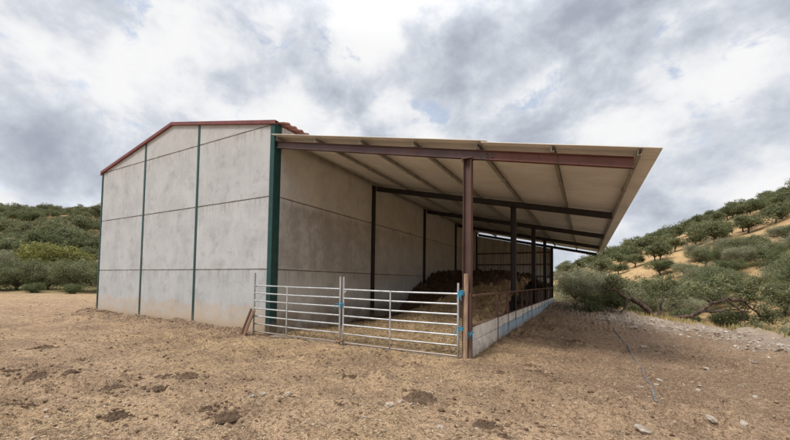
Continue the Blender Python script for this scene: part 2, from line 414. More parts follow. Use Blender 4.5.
# ------------------------------------------------------------------ world and sun
SUN_EL, SUN_AZ = math.radians(58), math.radians(205)   # azimuth clockwise from +Y
def world():
    w = bpy.data.worlds.new('World'); S.world = w; w.use_nodes = True; t = w.node_tree; t.nodes.clear()
    k = NT.__new__(NT); k.t = t; k.n = t.nodes; k.l = t.links
    out = k.new('ShaderNodeOutputWorld'); bg = k.new('ShaderNodeBackground'); k.l.new(bg.outputs[0], out.inputs[0])
    sky = k.new('ShaderNodeTexSky', sky_type='NISHITA', sun_disc=False); sky.sun_elevation = SUN_EL; sky.sun_rotation = SUN_AZ
    sky.air_density = 1; sky.dust_density = 1.5
    D = k.new('ShaderNodeTexCoord').outputs['Generated']
    nrm = k.new('ShaderNodeVectorMath', operation='NORMALIZE'); k.l.new(D, nrm.inputs[0]); D = nrm.outputs[0]
    x, y, z = k.sep(D)
    zz = k.math('ADD', k.math('MAXIMUM', z, 0.), .42)
    P = k.scale(D, (1.0, 1.0, 1.3))
    def lobe(az, el, p):     # broad soft lobe around a sky direction
        d = Vector((math.sin(az)*math.cos(el), math.cos(az)*math.cos(el), math.sin(el)))
        n = k.new('ShaderNodeVectorMath', operation='DOT_PRODUCT'); k.l.new(D, n.inputs[0]); n.inputs[1].default_value = d
        return k.math('POWER', k.math('MAXIMUM', n.outputs['Value'], 0.), p)
    warp = k.noise(P, 1.3, 3, .5)
    big = k.noise(P, 2.2, 3, .5, .2)
    fine = k.noise(P, 4.6, 10, .56, .15)
    wisp = k.noise(P, 15.0, 6, .6, .5)
    b = k.math('ADD', k.math('MULTIPLY', k.math('SUBTRACT', big, .5), .75), k.math('MULTIPLY', k.math('SUBTRACT', fine, .5), 1.7))
    b = k.math('ADD', b, k.math('MULTIPLY', k.math('SUBTRACT', wisp, .5), .3))
    for az, el, p, amp in LOBES:
        b = k.math('ADD', b, k.math('MULTIPLY', lobe(az, el, p), amp))
    f = k.ramp(b, -.44, .33)
    ccol = k.new('ShaderNodeValToRGB'); k.l.new(f, ccol.inputs[0]); e = ccol.color_ramp.elements
    e[0].position = 0; e[0].color = (.375, .41, .485, 1); e[1].position = 1; e[1].color = (.94, .94, .945, 1)
    q = e.new(.3); q.color = (.515, .555, .625, 1); q = e.new(.6); q.color = (.665, .70, .765, 1); q = e.new(.82); q.color = (.83, .845, .875, 1)
    # thin gaps of blue
    skyc = k.new('ShaderNodeVectorMath', operation='MULTIPLY'); k.l.new(sky.outputs[0], skyc.inputs[0]); skyc.inputs[1].default_value = (.24, .22, .20)
    gap = k.math('MULTIPLY', k.ramp(k.noise(P, 7.5, 6, .6, .3), .58, .70), k.ramp(f, .35, .7))
    c = k.mix(k.math('MULTIPLY', gap, .55), ccol.outputs[0], skyc.outputs[0])
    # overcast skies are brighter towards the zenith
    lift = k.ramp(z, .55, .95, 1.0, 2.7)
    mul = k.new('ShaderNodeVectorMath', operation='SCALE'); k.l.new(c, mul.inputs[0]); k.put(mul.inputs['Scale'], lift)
    hz = k.ramp(z, .0, .16, .55, 0)
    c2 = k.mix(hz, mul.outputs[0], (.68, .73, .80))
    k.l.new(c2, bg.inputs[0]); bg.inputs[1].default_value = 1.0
def dirpx(u, v):
    d = (fw+R2*((u-395)/FPX)+U2*((PPY-v)/FPX)).normalized()
    return math.atan2(d.x, d.y), math.asin(d.z)
LOBES = []
for (u, v, p, amp) in ((380, 30, 30, .20), (450, 110, 90, -.14), (740, 25, 60, .16), (130, 30, 60, -.10), (190, 60, 30, .16), (300, 70, 60, .05), (610, 95, 90, -.32), (520, 60, 70, -.20), (90, 155, 60, -.15), (60, 20, 40, .06), (420, 85, 160, .05), (745, 150, 50, -.06), (660, 60, 90, .08), (560, 20, 60, .06), (330, 110, 300, -.14)):
    LOBES.append((*dirpx(u, v), p, amp*.62))
world()
ld = bpy.data.lights.new('sun', 'SUN'); ld.energy = 2.7; ld.angle = math.radians(16); ld.color = (1, .95, .88)
lo = bpy.data.objects.new('sun', ld); COL.objects.link(lo)
sd = Vector((math.sin(SUN_AZ)*math.cos(SUN_EL), math.cos(SUN_AZ)*math.cos(SUN_EL), math.sin(SUN_EL)))
lo.rotation_euler = sd.to_track_quat('Z', 'Y').to_euler(); lo.location = sd*50

# ------------------------------------------------------------------ ground sheet
def graded(lo, hi, step, far, g=1.045):
    c = list(np.arange(lo, hi, step)); s = step; v = c[-1]; up_ = []
    while v < far: s = min(s*g, 40); v += s; up_.append(v)
    s = step; v = c[0]; dn = []
    while v > -far: s = min(s*g, 40); v -= s; dn.append(v)
    return np.array(dn[::-1]+c+up_)
def set_attr(me, name, vals):
    a = me.attributes.new(name, 'FLOAT', 'POINT'); a.data.foreach_set('value', np.asarray(vals, np.float32))
def grid_mesh(name, X, Y, Z, mat):
    ny, nx = X.shape
    co = np.stack([X, Y, Z], -1).reshape(-1, 3).astype(np.float32)
    i = np.arange(ny*nx).reshape(ny, nx)
    q = np.stack([i[:-1, :-1], i[:-1, 1:], i[1:, 1:], i[1:, :-1]], -1).reshape(-1, 4)
    return fast_mesh(name, co, q, mat, True)
def fast_mesh(name, co, q, mat, smooth=False):
    me = bpy.data.meshes.new(name); k = q.shape[1]
    me.vertices.add(len(co)); me.vertices.foreach_set('co', np.asarray(co, np.float32).ravel())
    me.loops.add(q.size); me.loops.foreach_set('vertex_index', q.astype(np.int32).ravel())
    me.polygons.add(len(q)); me.polygons.foreach_set('loop_start', np.arange(0, q.size, k, dtype=np.int32))
    me.update(); me.validate(); me.materials.append(mat)
    me.polygons.foreach_set('use_smooth', [smooth]*len(me.polygons))
    return me
gx = graded(-.5, 10.5, .026, 1500, 1.042); gy = graded(-5.9, 1.6, .026, 1500, 1.042)
GX, GY = np.meshgrid(gx, gy); GZ = H(GX, GY)
me = grid_mesh('ground', GX, GY, GZ, MAT['ground'])
A_, D_ = ad(GX, GY)
hill = np.clip(sstep(.3, 3.5, A_-11.4+.9*fbm(GX/2, GY/2, 3, 9))*sstep(-3, 2, D_)+sstep(22, 28, GY)+sstep(29, 35, D_+2*fbm(GX/5, GY/5, 3, 4))*(A_ < 0), 0, 1)
straw = np.clip(.55*np.exp(-((GX-3.2)/3.0)**2-((GY+.9)/1.6)**2)*1.6 + .55*sstep(.0, .5, fbm(GX/3, GY/3, 4, 71))*(1-sstep(6.2, 7.6, GX)) + .8*sstep(-16, -26, GX), 0, 1)
brown = np.clip(.85*sstep(7.3, 9.6, A_+.8*fbm(GX/1.5, GY/1.5, 3, 81))*(1-.55*sstep(9.8, 10.8, A_))+.62*sstep(5.8, 7.2, GX+.5*fbm(GX, GY, 3, 45))*sstep(-3.5, .5, GY)+.35*sstep(.1, .5, fbm(GX/1.2, GY/.8, 4, 90))
                + .75*np.exp(-((GX-9.3+.25*(GY-1)*0)/1.0)**2)*sstep(-2.6, -.5, GY)*(1-sstep(6, 10, GY))*sstep(-.35, .2, fbm(GX/.9, GY/1.4, 4, 97))
                + .6*sstep(.12, .4, fbm(GX/2.6+3, GY/1.3, 4, 98))*(GX > -8)
                + .7*np.exp(-((GY+.35)/.5)**2)*sstep(-11, -9.5, GX)*(1-sstep(-.6, .2, GX)), 0, 1)
ca = me.color_attributes.new('mask', 'FLOAT_COLOR', 'POINT')
ca.data.foreach_set('color', np.stack([hill, straw, brown, np.ones_like(hill)], -1).astype(np.float32).ravel())
set_attr(me, 'bank', (sstep(7.4, 9.8, A_+1.3*fbm(GX/1.6, GY/1.6, 4, 83))*sstep(1, 4, D_)*(1-.55*sstep(14, 19, D_))).ravel())
o = bpy.data.objects.new('ground', me); COL.objects.link(o); o['kind'] = 'structure'
o['label'] = 'trampled earth yard with dry grass slopes beyond'

# far mountain
az = np.linspace(-1.3, 1.1, 160); rr = np.linspace(0, 1, 14)
AZ, RR = np.meshgrid(az, rr)
hh = (46+22*fbm(AZ*3, 0*AZ+2.2, 4, 55)+18*np.exp(-((AZ-.43)/.14)**2))*np.sin(RR*math.pi)**.8*(1+.25*fbm(AZ*9, RR*3, 3, 56))
FA = (1250+500*RR)*np.sin(AZ); FD = (1250+500*RR)*np.cos(AZ); FX, FY = xy(FA, FD)
me = grid_mesh('hills', FX, FY, hh-8, MAT['far']); o = bpy.data.objects.new('hills', me); COL.objects.link(o); o['kind'] = 'structure'

# ------------------------------------------------------------------ barn
W, BAY, DEP = 9.95, 5.0, 20.0
J = (-.3, 1.742, 3.737, 5.731); RX_, RZ, EZ = -4.975, 6.79, 5.80
def rake(x): return EZ+(RZ-EZ)*(1-abs(x-RX_)/(-RX_))     # top of the red trim along the gable
barn = thing('barn', 'tall pale precast concrete barn with green columns and red edged gable', 'barn')
gb = .009
xs = [-W+.05, -6.67, -3.46, -.16]
for i in range(3):
    x0, x1 = xs[i]+.03, xs[i+1]-.03
    for r in range(3):
        MB().box((x0, 0, J[r]+gb), (x1, .16, J[r+1]-gb), .008).build('wall_panel', MAT['conc'], barn)
    # top panel cut to the slope of the roof
    pts = [x0]+([RX_] if x0 < RX_ < x1 else [])+[x1]
    poly = [(x0, J[3]+gb), (x1, J[3]+gb)]+[(x, max(rake(x)-.085, J[3]+gb+.002)) for x in reversed(pts)]
    MB().prism(poly, (0, 0, 0), (0, .16, 0), (1, 0, 0), (0, 0, 1)).build('wall_panel', MAT['conc'], barn)
core = MB(); core.box((-W+.06, .02, -.3), (-.17, .14, J[3]))
core.prism([(-W+.1, J[3]), (-.2, J[3]), (-.2, rake(-.2)-.12), (RX_, RZ-.12), (-W+.1, rake(-W+.1)-.12)], (0, .02, 0), (0, .14, 0), (1, 0, 0), (0, 0, 1))
core.build('panel_joint', MAT['joint'], barn)
for x, w in ((xs[1], .10), (xs[2], .10)):
    ibeam(MB(), (x, .03, -.3), (x, .03, rake(x)-.10), (1, 0, 0), (0, 1, 0), w, .09).build('column', MAT['green'], barn)
MB().box((-W-.03, -.02, -.3), (-W+.07, .22, rake(-W)-.09), .008).build('column', MAT['green'], barn)
cc = MB(); cc.box((-.165, -.03, -.3), (-.005, -.008, 5.74), .004); cc.box((-.15, -.008, -.3), (-.14, .21, 5.74)); cc.box((-.018, -.008, -.3), (.002, .21, 5.74), .003); cc.box((-.14, .195, -.3), (-.018, .21, 5.74))
cc.build('column', MAT['green'], barn)
# long walls
for b in range(4):
    y0, y1 = b*BAY+(.225 if b == 0 else .09), (b+1)*BAY-.09
    for r in range(3):
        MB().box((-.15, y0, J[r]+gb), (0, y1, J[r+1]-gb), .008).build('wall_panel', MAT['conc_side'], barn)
    for r in range(3):
        MB().box((-W+.02, max(y0, .24), J[r]+gb), (-W+.17, y1, J[r+1]-gb), .008).build('wall_panel', MAT['conc'], barn)
core = MB(); core.box((-.13, .3, -.3), (-.02, DEP, J[3])); core.box((-W+.04, .24, -.3), (-W+.15, DEP, J[3])); core.build('panel_joint', MAT['joint'], barn)
for b in range(1, 5):
    ibeam(MB(), (-.02, b*BAY, -.3), (-.02, b*BAY, 5.6), (0, 1, 0), (1, 0, 0), .16, .20).build('column', MAT['dark_and_shaded_steel'], barn)
    ibeam(MB(), (-W, b*BAY, -.3), (-W, b*BAY, 5.6), (0, 1, 0), (1, 0, 0), .16, .20).build('column', MAT['green'], barn)
bw = MB(); bw.prism([(-W+.2, -.3), (-.2, -.3), (-.2, rake(-.2)-.12), (RX_, RZ-.12), (-W+.2, rake(-W+.2)-.12)], (0, DEP-.1, 0), (0, DEP+.06, 0), (1, 0, 0), (0, 0, 1))
bw.build('wall', MAT['conc'], barn)
# red trim along the rakes
sl = (RZ-EZ)/(-RX_)
for s in (1, -1):
    xe = .05 if s > 0 else -W-.05
    A = Vector((RX_, 0, RZ)); B = Vector((xe, 0, rake(xe)))
    t = MB(); t.prism([(-.075, -.10), (.02, -.10), (.02, -.085), (-.06, -.085), (-.06, -.012), (.14, -.012), (.14, 0), (-.075, 0)], A, B, (0, 1, 0), (0, 0, 1))
    t.build('edge_trim', MAT['red'], barn)
# trapezoidal roof sheets
def corr(y0, y1, per=.25, amp=.035):
    out = []; y = y0
    while y < y1:
        out += [(y, 0), (y+per*.28, 0), (y+per*.42, amp), (y+per*.72, amp), (y+per*.86, 0)]; y += per
    return out
for s in (1, -1):
    pr = corr(-.0, DEP+.15); xe = .34 if s > 0 else -W-.30
    A = Vector((RX_, 0, RZ-.035)); B = Vector((xe, 0, RZ-.035-sl*abs(xe-RX_)))
    n = len(pr); v = [A+Vector((0, q[0], q[1])) for q in pr]+[B+Vector((0, q[0], q[1])) for q in pr]
    v2 = [p-Vector((0, 0, .018)) for p in v]
    f = [(i, i+1, n+i+1, n+i) for i in range(n-1)]
    m = MB(); m.add(v+v2, f+[tuple(j+2*n for j in q)[::-1] for q in f]+[(n+i, n+i+1, 3*n+i+1, 3*n+i) for i in range(n-1)]+[(i, n+i, 3*n+i, 2*n+i) for i in (0, n-1)])
    m.build('roof_sheet', MAT['roofred'], barn)
MB().box((-.02, .3, J[3]+.0), (.0, DEP, J[3]+.08)).build('eaves_plate', MAT['red'], barn)

# ------------------------------------------------------------------ lean-to
L, E, SL, T0 = 5.36, 8.08, .2147, 5.062
def lb(x): return T0-SL*x         # underside of the cross beams
ln = thing('lean_to', 'open lean-to shed with beige roof and rust brown steel frame', 'shed')
nrm = Vector((SL, 0, 1)).normalized(); along = Vector((1, 0, -SL)).normalized()
for b in range(5):
    hgt = .18
    def cpt(x): return Vector((x, b*BAY+.06, lb(x)+hgt/2))
    if b == 0:
        ibeam(MB(), cpt(.03), cpt(5.79), (0, 1, 0), (0, 0, 1), .10, hgt).build('beam', MAT['primer_beam'], ln)
        o = ibeam(MB(), cpt(5.79), cpt(E), (0, 1, 0), (0, 0, 1), .10, hgt).build('beam', MAT['rust_beam'], ln)
        o['label'] = 'redder rusty end length of the front roof beam'
        MB().box((5.70, .05, lb(5.75)+.03), (5.88, .052+.02, lb(5.75)+.14), .002).build('splice_plate', MAT['primer'], ln)
    else:
        ibeam(MB(), cpt(.12), cpt(E), (0, 1, 0), (0, 0, 1), .10, hgt).build('beam', MAT['dark_and_shaded_steel'], ln)  # rear beams: shade under the roof is put into the darker colour
    zt = lb(L)
    m = MB(); ibeam(m, (L, b*BAY+.06, -.3), (L, b*BAY+.06, zt+.03), (0, 1, 0), (1, 0, 0), .15, .16)
    m.box((L-.1, b*BAY-.04, zt-.012), (L+.1, b*BAY+.16, zt+.004))
    m.build('post', MAT['primer' if b == 0 else 'dark_and_shaded_steel'], ln)  # posts behind the first are painted near black for the shade they stand in
for (x_, z_) in [(5.74, .05), (5.74, .12), (5.84, .05), (5.84, .12)]:
    zz_ = lb(x_)+z_; MB().tube([(x_, .052, zz_), (x_, .036, zz_)], .011, 6, False).build('bolt', MAT['dark_and_shaded_steel'], ln)
bo = MB(); bo.box((L-.13, -.04, -.05), (L+.13, .17, .012), .004); bo.build('base_plate', MAT['rust'], ln)
MB().prism([(0, 0), (-.12, 0), (0, -.16)], (L-.02, .056, lb(L)-.012), (L-.02, .064, lb(L)-.012), (1, 0, 0), (0, 0, 1)).build('gusset', MAT['primer'], ln)
PX = [.14, 1.50, 2.86, 4.22, 5.58, 6.90, 8.14]
C_ = [(0, 0), (.055, 0), (.055, .02), (.05, .02), (.05, .005), (.005, .005), (.005, .095), (.05, .095), (.05, .08), (.055, .08), (.055, .1), (0, .1)]
for px in PX:
    z = lb(px)+.182
    m = MB(); A = Vector((px-.03, -.09, z)); B = Vector((px-.03, 20.25, z)); n = 12
    vv = [P0+along*q[0]+nrm*q[1] for P0 in (A, B) for q in C_]
    m.add(vv, [(i, (i+1) % n, n+(i+1) % n, n+i) for i in range(n)]+[(0, 1, 4, 5), (1, 2, 3, 4), (0, 5, 6, 11), (6, 7, 10, 11), (7, 8, 9, 10)])
    for yj in (2.35, 7.6, 12.4, 17.3):       # bolted sleeve joints
        m.box((px-.045, yj, z-.006), (px+.04, yj+.09, z+.07))
    m.build('purlin', MAT['purlin'], ln)
def sheet(x0, x1, y0, y1, lift):
    pr = []; y = y0
    while y < y1-.01:
        pr += [(y, .0), (min(y+.03, y1), .0), (min(y+.05, y1), .022), (min(y+.09, y1), .022), (min(y+.11, y1), 0)]; y += .335
    pr.append((y1, 0)); n = len(pr); off = .182+.104+lift
    m = MB(); v = []
    for x in (x0, x1):
        v += [Vector((x, q[0], lb(x)+off+.010+q[1]*.6)) for q in pr]
        v += [Vector((x, q[0], lb(x)+off)) for q in pr]
    f = [(i, i+1, 2*n+i+1, 2*n+i) for i in range(n-1)]+[(n+i, 3*n+i, 3*n+i+1, n+i+1) for i in range(n-1)]
    f += [(i, n+i, n+i+1, i+1) for i in range(n-1)]+[(2*n+i, 2*n+i+1, 3*n+i+1, 3*n+i) for i in range(n-1)]
    f += [(0, 2*n, 3*n, n), (n-1, 2*n-1, 4*n-1, 3*n-1)]
    m.add(v, f); return m
sheet(5.66, 8.43, -.12, 20.32, 0).build('roof_sheet', MAT['roof'], ln)
sheet(-.02, 5.78, -.13, 20.32, .032).build('roof_sheet', MAT['roof'], ln)
# corrugated end wall with girts
pr = []
x = -.1
while x < 5.2: pr += [(x, 0), (x+.09, 0), (x+.115, .035), (x+.18, .035), (x+.205, 0)]; x += .23
n = len(pr)
v = [Vector((q[0], 20.18-q[1], -.2)) for q in pr]+[Vector((q[0], 20.18-q[1], lb(q[0])-.01)) for q in pr]
MB().add(v, [(i, i+1, n+i+1, n+i) for i in range(n-1)]).build('end_wall', MAT['sheet'], ln)
for z in (1.9, 2.75, 3.6):
    MB().box((.1, 20.02, z), (5.28, 20.13, z+.09), .004).build('girt', MAT['rust'], ln)

# ------------------------------------------------------------------ low wall along the open side
lw = thing('low_wall', 'low whitewashed board wall with rusty uprights and rail along the shed', 'wall')
ups = [2.4, 3.75, 5.06, 6.4, 7.6, 8.8, 10.06, 11.3, 12.5, 13.7, 15.06, 16.2, 17.5, 18.7, 20.06]
XW = 5.41
def wtop(y): return .60-.007*y
ys = [.16]+ups
for i in range(len(ys)-1):
    y0, y1 = ys[i]+.03, ys[i+1]-.03
    j = rnd.uniform(-.012, .012); t = wtop((y0+y1)/2)
    lowt = .31+rnd.uniform(-.02, .03)
    MB().box((XW-.03+j, y0, lowt+.008), (XW+.03+j, y1, t), .006).build('board', MAT['wallboard'], lw)
    mt = Matrix.Translation((XW, 0, lowt)) @ Matrix.Rotation(rnd.uniform(-.12, .0), 4, 'Y') @ Matrix.Translation((-XW, 0, -lowt))
    MB().box((XW-.03, y0, -.25), (XW+.03, y1, lowt-.004), .006, mt).build('board', MAT['wallboard'], lw)
    MB().box((XW-.035, y0-.03, t+.004), (XW+.037, y1+.03, t+.022), .003).build('cap_strip', MAT['rust'], lw)
for i, y in enumerate(ups):
    if abs((y-.06) % 5) < .02: continue
    m = MB(); k = .022
    m.box((XW+.036, y-k, -.25), (XW+.044, y+k, 1.19-.004*y)); m.box((XW-.034, y-k, wtop(y)+.03), (XW+.036, y-k+.008, 1.19-.004*y))
    m.build('upright', MAT['rust'], lw)
MB().tube([(XW+.075, .02, 1.215), (XW+.075, 2.5, 1.205), (XW+.072, 5, 1.20), (XW+.075, 10, 1.19), (XW+.075, 15, 1.165), (XW+.075, 20.1, 1.14)], .022, 8).build('rail', MAT['rust'], lw)
MB().box((XW-.20, 17.9, wtop(18)), (XW-.17, 19.3, 1.75), .01, Matrix.Translation((0, 0, .02))).build('upright_board', MAT['wood_grey'], lw)

# ------------------------------------------------------------------ heap of manure and straw, floor slab
hx = np.linspace(.03, 5.36, 170); hy = .25+19.85*np.linspace(0, 1, 480)**1.35; HXX, HYY = np.meshgrid(hx, hy)
def heap(x, y):
    y2 = y+.5*fbm(x/1.3, y/1.3, 3, 61)
    ramp_l = np.clip((y2-6.9)/4.6, 0, 1)               # against the barn wall the steep face starts about seven metres in
    ramp_r = np.clip((y2-1.2)/10.5, 0, 1)
    t = sstep(.2, 3.6, x)
    h = 1.95*((ramp_l**.85)*(1-t)+(ramp_r**.9)*t)
    h = h*(1-.42*sstep(3.6, 5.3, x)*sstep(8, 14, y))+.12*sstep(2, 5, x)*sstep(.8, 2.5, y)
    h = np.minimum(h, 1.9+.15*fbm(x/1.2, y/1.2, 3, 65))
    rough = .09+.22*sstep(.15, .8, h)
    return .0+h+rough*(.6*fbm(x/.7, y/.7, 4, 62)+.5*np.abs(fbm(x/.25, y/.25, 3, 63))+.3*fbm(x/.09, y/.09, 2, 64))
HZ = heap(HXX, HYY)
HZ[0, :] = -.1
me = grid_mesh('manure_heap', HXX, HYY, HZ, MAT['heap']); o = bpy.data.objects.new('manure_heap', me); COL.objects.link(o)
tag(o, 'big heap of dark manure and loose golden straw inside the lean-to', 'manure heap')
m = MB(); m.box((.1, -.16, -.25), (5.27, .24, -.004), .01)
o = m.build('pavement', MAT['slab']); o['kind'] = 'structure'

# ------------------------------------------------------------------ gates
def gate(P, Q, zl, zr, label, brace_t, tallL, tallR, matL):
    """seven-rail gate between P and Q; zl/zr top rail height at either end"""
    g = thing('field_gate', label, 'gate', (P[0], P[1], 0))
    P = Vector((*P, 0)); Q = Vector((*Q, 0)); o0 = Vector((P.x, P.y, 0)); d = (Q-P)
    dn = d.normalized()
    def at(t, z): return P+d*t-o0+Vector((0, 0, z))
    for r in range(7):
        dz = -.2*r
        MB().tube([at(0, zl+dz), at(.25, zl+(zr-zl)*.25+dz-.004), at(.5, (zl+zr)/2+dz-.009), at(.75, zl+(zr-zl)*.75+dz-.004), at(1, zr+dz)], .0185, 10).build('rail', MAT['galv'], g)
    MB().tube([at(0, zl-1.28), at(0, zl+tallL)], .022, 10).build('stile', MAT[matL], g)
    MB().tube([at(1, zr-1.28), at(1, zr+tallR)], .022, 10).build('stile', MAT['galv'], g)
    zb = zl+(zr-zl)*brace_t
    MB().box((-.003, -.015, zb-1.2), (.003, .015, zb+.01), 0, Matrix.Translation(at(brace_t, 0)) @ Matrix.Rotation(math.atan2(dn.y, dn.x)+math.pi/2, 4, 'Z') @ Matrix.Translation((-.022, 0, 0))).build('brace', MAT['galv'], g)
    q = at(0, zl); t = MB(); t.add([q+Vector((0, -.004, 0)), q+dn*.11+Vector((0, -.004, 0)), q+Vector((0, -.004, -.11)), q+Vector((0, .004, 0)), q+dn*.11+Vector((0, .004, 0)), q+Vector((0, .004, -.11))], [(0, 1, 2), (3, 5, 4), (0, 3, 4, 1), (1, 4, 5, 2), (2, 5, 3, 0)])
    t.build('corner_plate', MAT['galv'], g)
    return g
g1 = gate((-.27, -.31), (2.46, -.20), 1.31, 1.275, 'galvanised seven rail gate standing before the dark green corner column', .42, .33, .28, 'galv_old')
g2 = gate((2.55, -.19), (5.215, -.07), 1.265, 1.24, 'galvanised seven rail gate tied to the rusty front post', .45, .29, .21, 'galv')
h = MB(); h.tube([(2.38, -.23, .10), (2.46, -.25, .085), (2.53, -.24, .10), (2.60, -.22, .15)], [.014, .024, .02, .012], 8); h.box((2.33, -.27, .05), (2.42, -.20, .09), .006)
tag(h.build('gate_hinge', MAT['bright_rust']), 'orange rusty hinge at the foot where both gates meet', 'hinge')

# blue twine knots
def twine(name_label, c, r, n, tails, zspread=.03, seed=0):
    R_ = random.Random(seed); m = MB()
    for k in range(n):
        pts = []; tilt = R_.uniform(-.5, .5); zz = R_.uniform(-zspread, zspread); rr_ = r*R_.uniform(.85, 1.2)
        for q in range(13):
            a = q/12*2*math.pi; pts.append((c[0]+math.cos(a)*rr_, c[1]+math.sin(a)*rr_*.8, c[2]+zz+tilt*.05*math.cos(a+k)))
        m.tube(pts, .007, 5)
    for k in range(tails):
        dx, dy = R_.uniform(-.07, .07), R_.uniform(-.06, -.01); l = R_.uniform(.05, .13)
        m.tube([(c[0], c[1]-r, c[2]), (c[0]+dx, c[1]-r+dy, c[2]+R_.uniform(-.02, .04)), (c[0]+dx*1.5, c[1]-r+dy*1.2, c[2]-l)], .006, 5)
    tag(m.build('baling_twine', MAT['twine']), name_label, 'twine')
twine('blue baling twine tying the two gates together halfway up', (2.505, -.20, .92), .055, 5, 3, .035, 1)
twine('big blue twine knot at the gate top on the rusty post', (5.28, -.10, 1.24), .058, 6, 5, .045, 2)
twine('blue twine tying the low rail to the rusty post', (5.27, -.09, .58), .05, 3, 2, .03, 4)
twine('blue twine end sticking out beside the whitewashed wall', (5.46, -.02, .50), .035, 2, 4, .02, 5)

# planks
def plank(label, A, B, w, t, mat, roll=0, name='plank'):
    A = Vector(A); B = Vector(B); d = B-A; l = d.length
    m = MB(); m.box((-w/2, -t/2, 0), (w/2, t/2, l), .006)
    o = m.build(name, mat); q = d.to_track_quat('Z', 'Y')
    o.rotation_mode = 'QUATERNION'; o.rotation_quaternion = q @ Matrix.Rotation(roll, 3, 'Z').to_quaternion(); o.location = A
    return tag(o, label, 'plank')
plank('dark brown plank leaning left beside the gate end', (-.52, -.52, -.04), (-.30, -.37, .70), .13, .03, MAT['wood_dark'], .5)
plank('lighter worn plank leaning against the dark plank by the gate', (-.36, -.56, -.04), (-.19, -.37, .66), .11, .03, m_wood('red_brown_timber', (.24, .14, .09)), .5)
o = plank('pale worn timber board fixed upright to the rusty front post', (5.365, -.085, -.10), (5.37, -.06, 1.63), .085, .045, MAT['wood_pale'], 0, 'timber_board')
plank('short red brown board beside the pale timber at the post', (5.44, -.05, -.10), (5.445, -.045, 1.25), .05, .03, MAT['primer'], 0, 'timber_board')

# ------------------------------------------------------------------ dung pats, stones
def lump(seed, flat, rough=.3, sub=3):
    b = bmesh.new(); bmesh.ops.create_icosphere(b, subdivisions=sub, radius=.5)
    co = np.array([v.co[:] for v in b.verts]); R_ = np.random.RandomState(seed); o = R_.uniform(-50, 50, 3)
    n = fbm(co[:, 0]*2+o[0], co[:, 1]*2+co[:, 2]*1.7+o[1], 3, seed)+.5*fbm(co[:, 0]*5+o[2], co[:, 1]*5-co[:, 2]*4, 2, seed+5)
    co = co*(1+rough*n)[:, None]; co[:, 2] *= flat
    for v, c in zip(b.verts, co): v.co = c
    return MB().bm(b, False)
def flatlump(seed):
    """dried dung pat: wide ragged disc with lumpy crust and broken edge"""
    n, rings = 36, 10; R_ = np.random.RandomState(seed); v = [(0, 0, .11)]; f = []
    o = R_.uniform(0, 90)
    for r in range(1, rings+1):
        for k in range(n):
            a = 2*math.pi*k/n; q = r/rings
            edge = .42+.16*float(vnoise(math.cos(a)*1.3+o, math.sin(a)*1.3, seed))+.07*float(vnoise(math.cos(a)*4+o, math.sin(a)*4, seed+3))
            rad = edge*q; z = .12*(1-q**3)+.15*float(fbm(math.cos(a)*rad*9+o, math.sin(a)*rad*9, 3, seed))*(1-q**4)
            v.append((rad*math.cos(a), rad*math.sin(a), z if r < rings else -.09))
    for k in range(n): f.append((0, 1+k, 1+(k+1) % n))
    for r in range(rings-1):
        for k in range(n): f.append((1+r*n+k, 1+(r+1)*n+k, 1+(r+1)*n+(k+1) % n, 1+r*n+(k+1) % n))
    return MB().add(v, f, True)
def Hs(x, y): return float(H(np.array([x]), np.array([y]))[0])
PATS = [(1.73, -5.19, .29), (1.73, -5.05, .16), (.37, -4.56, .38), (.7, -4.42, .2), (.52, -4.27, .18), (1.9, -4.29, .34), (3.03, -4.72, .27), (1.77, -3.89, .17), (2.0, -3.69, .2), (2.4, -3.99, .19), (2.21, -3.5, .35), (3.65, -4.12, .2), (4.06, -4.17, .29), (-2.29, -3.78, .37), (-.44, -3.78, .18), (6.45, -2.91, .31), (6.67, -3.1, .13), (5.57, -2.55, .45), (6.5, .01, .21), (6.68, -.28, .15), (6.87, -.45, .14), (6.97, -.84, .18), (7.17, 3.32, .3), (7.05, 3.42, .26), (6.17, -.81, .23), (4.14, -2.05, .22), (4.8, -3.21, .14), (-.31, -4.65, .31)]
PLAB = {0: 'wide dark dung pat at the left edge of the yard', 11: 'round dark dung pat left of its broader twin', 12: 'broad flat dung pat with a crusty top in the centre foreground', 15: 'ragged dark dung pat at the lower middle of the yard', 17: 'thin spread dung smear in front of the rusty post', 5: 'crumbly dung pat in the left foreground nearest the barn', 6: 'lowest dark crumbled dung pat on the left', 10: 'flat dung pat midway towards the gable wall', 13: 'long dry dung pat farthest left', 22: 'dark dung pat beside the low wall farther back'}
protos = [flatlump(200+i) for i in range(6)]; pm = []
for i, (x, y, s) in enumerate(PATS):
    if i < 6:
        o = protos[i].build('dung_pat', MAT['dung']); pm.append(o.data)
    else:
        o = bpy.data.objects.new('dung_pat', pm[i % 6]); COL.objects.link(o)
    o.location = (x, y, Hs(x, y)-.006); o.scale = (s*1.15, s*1.0, s*(.85 if s > .15 else 1.0)); o.rotation_euler = (0, 0, rnd.uniform(0, 6.3))
    if i in PLAB: tag(o, PLAB[i], 'dung')
    else: tag(o, 'small dark dried dung pat on the trampled earth yard', 'dung', 'small dung pats scattered in the yard')
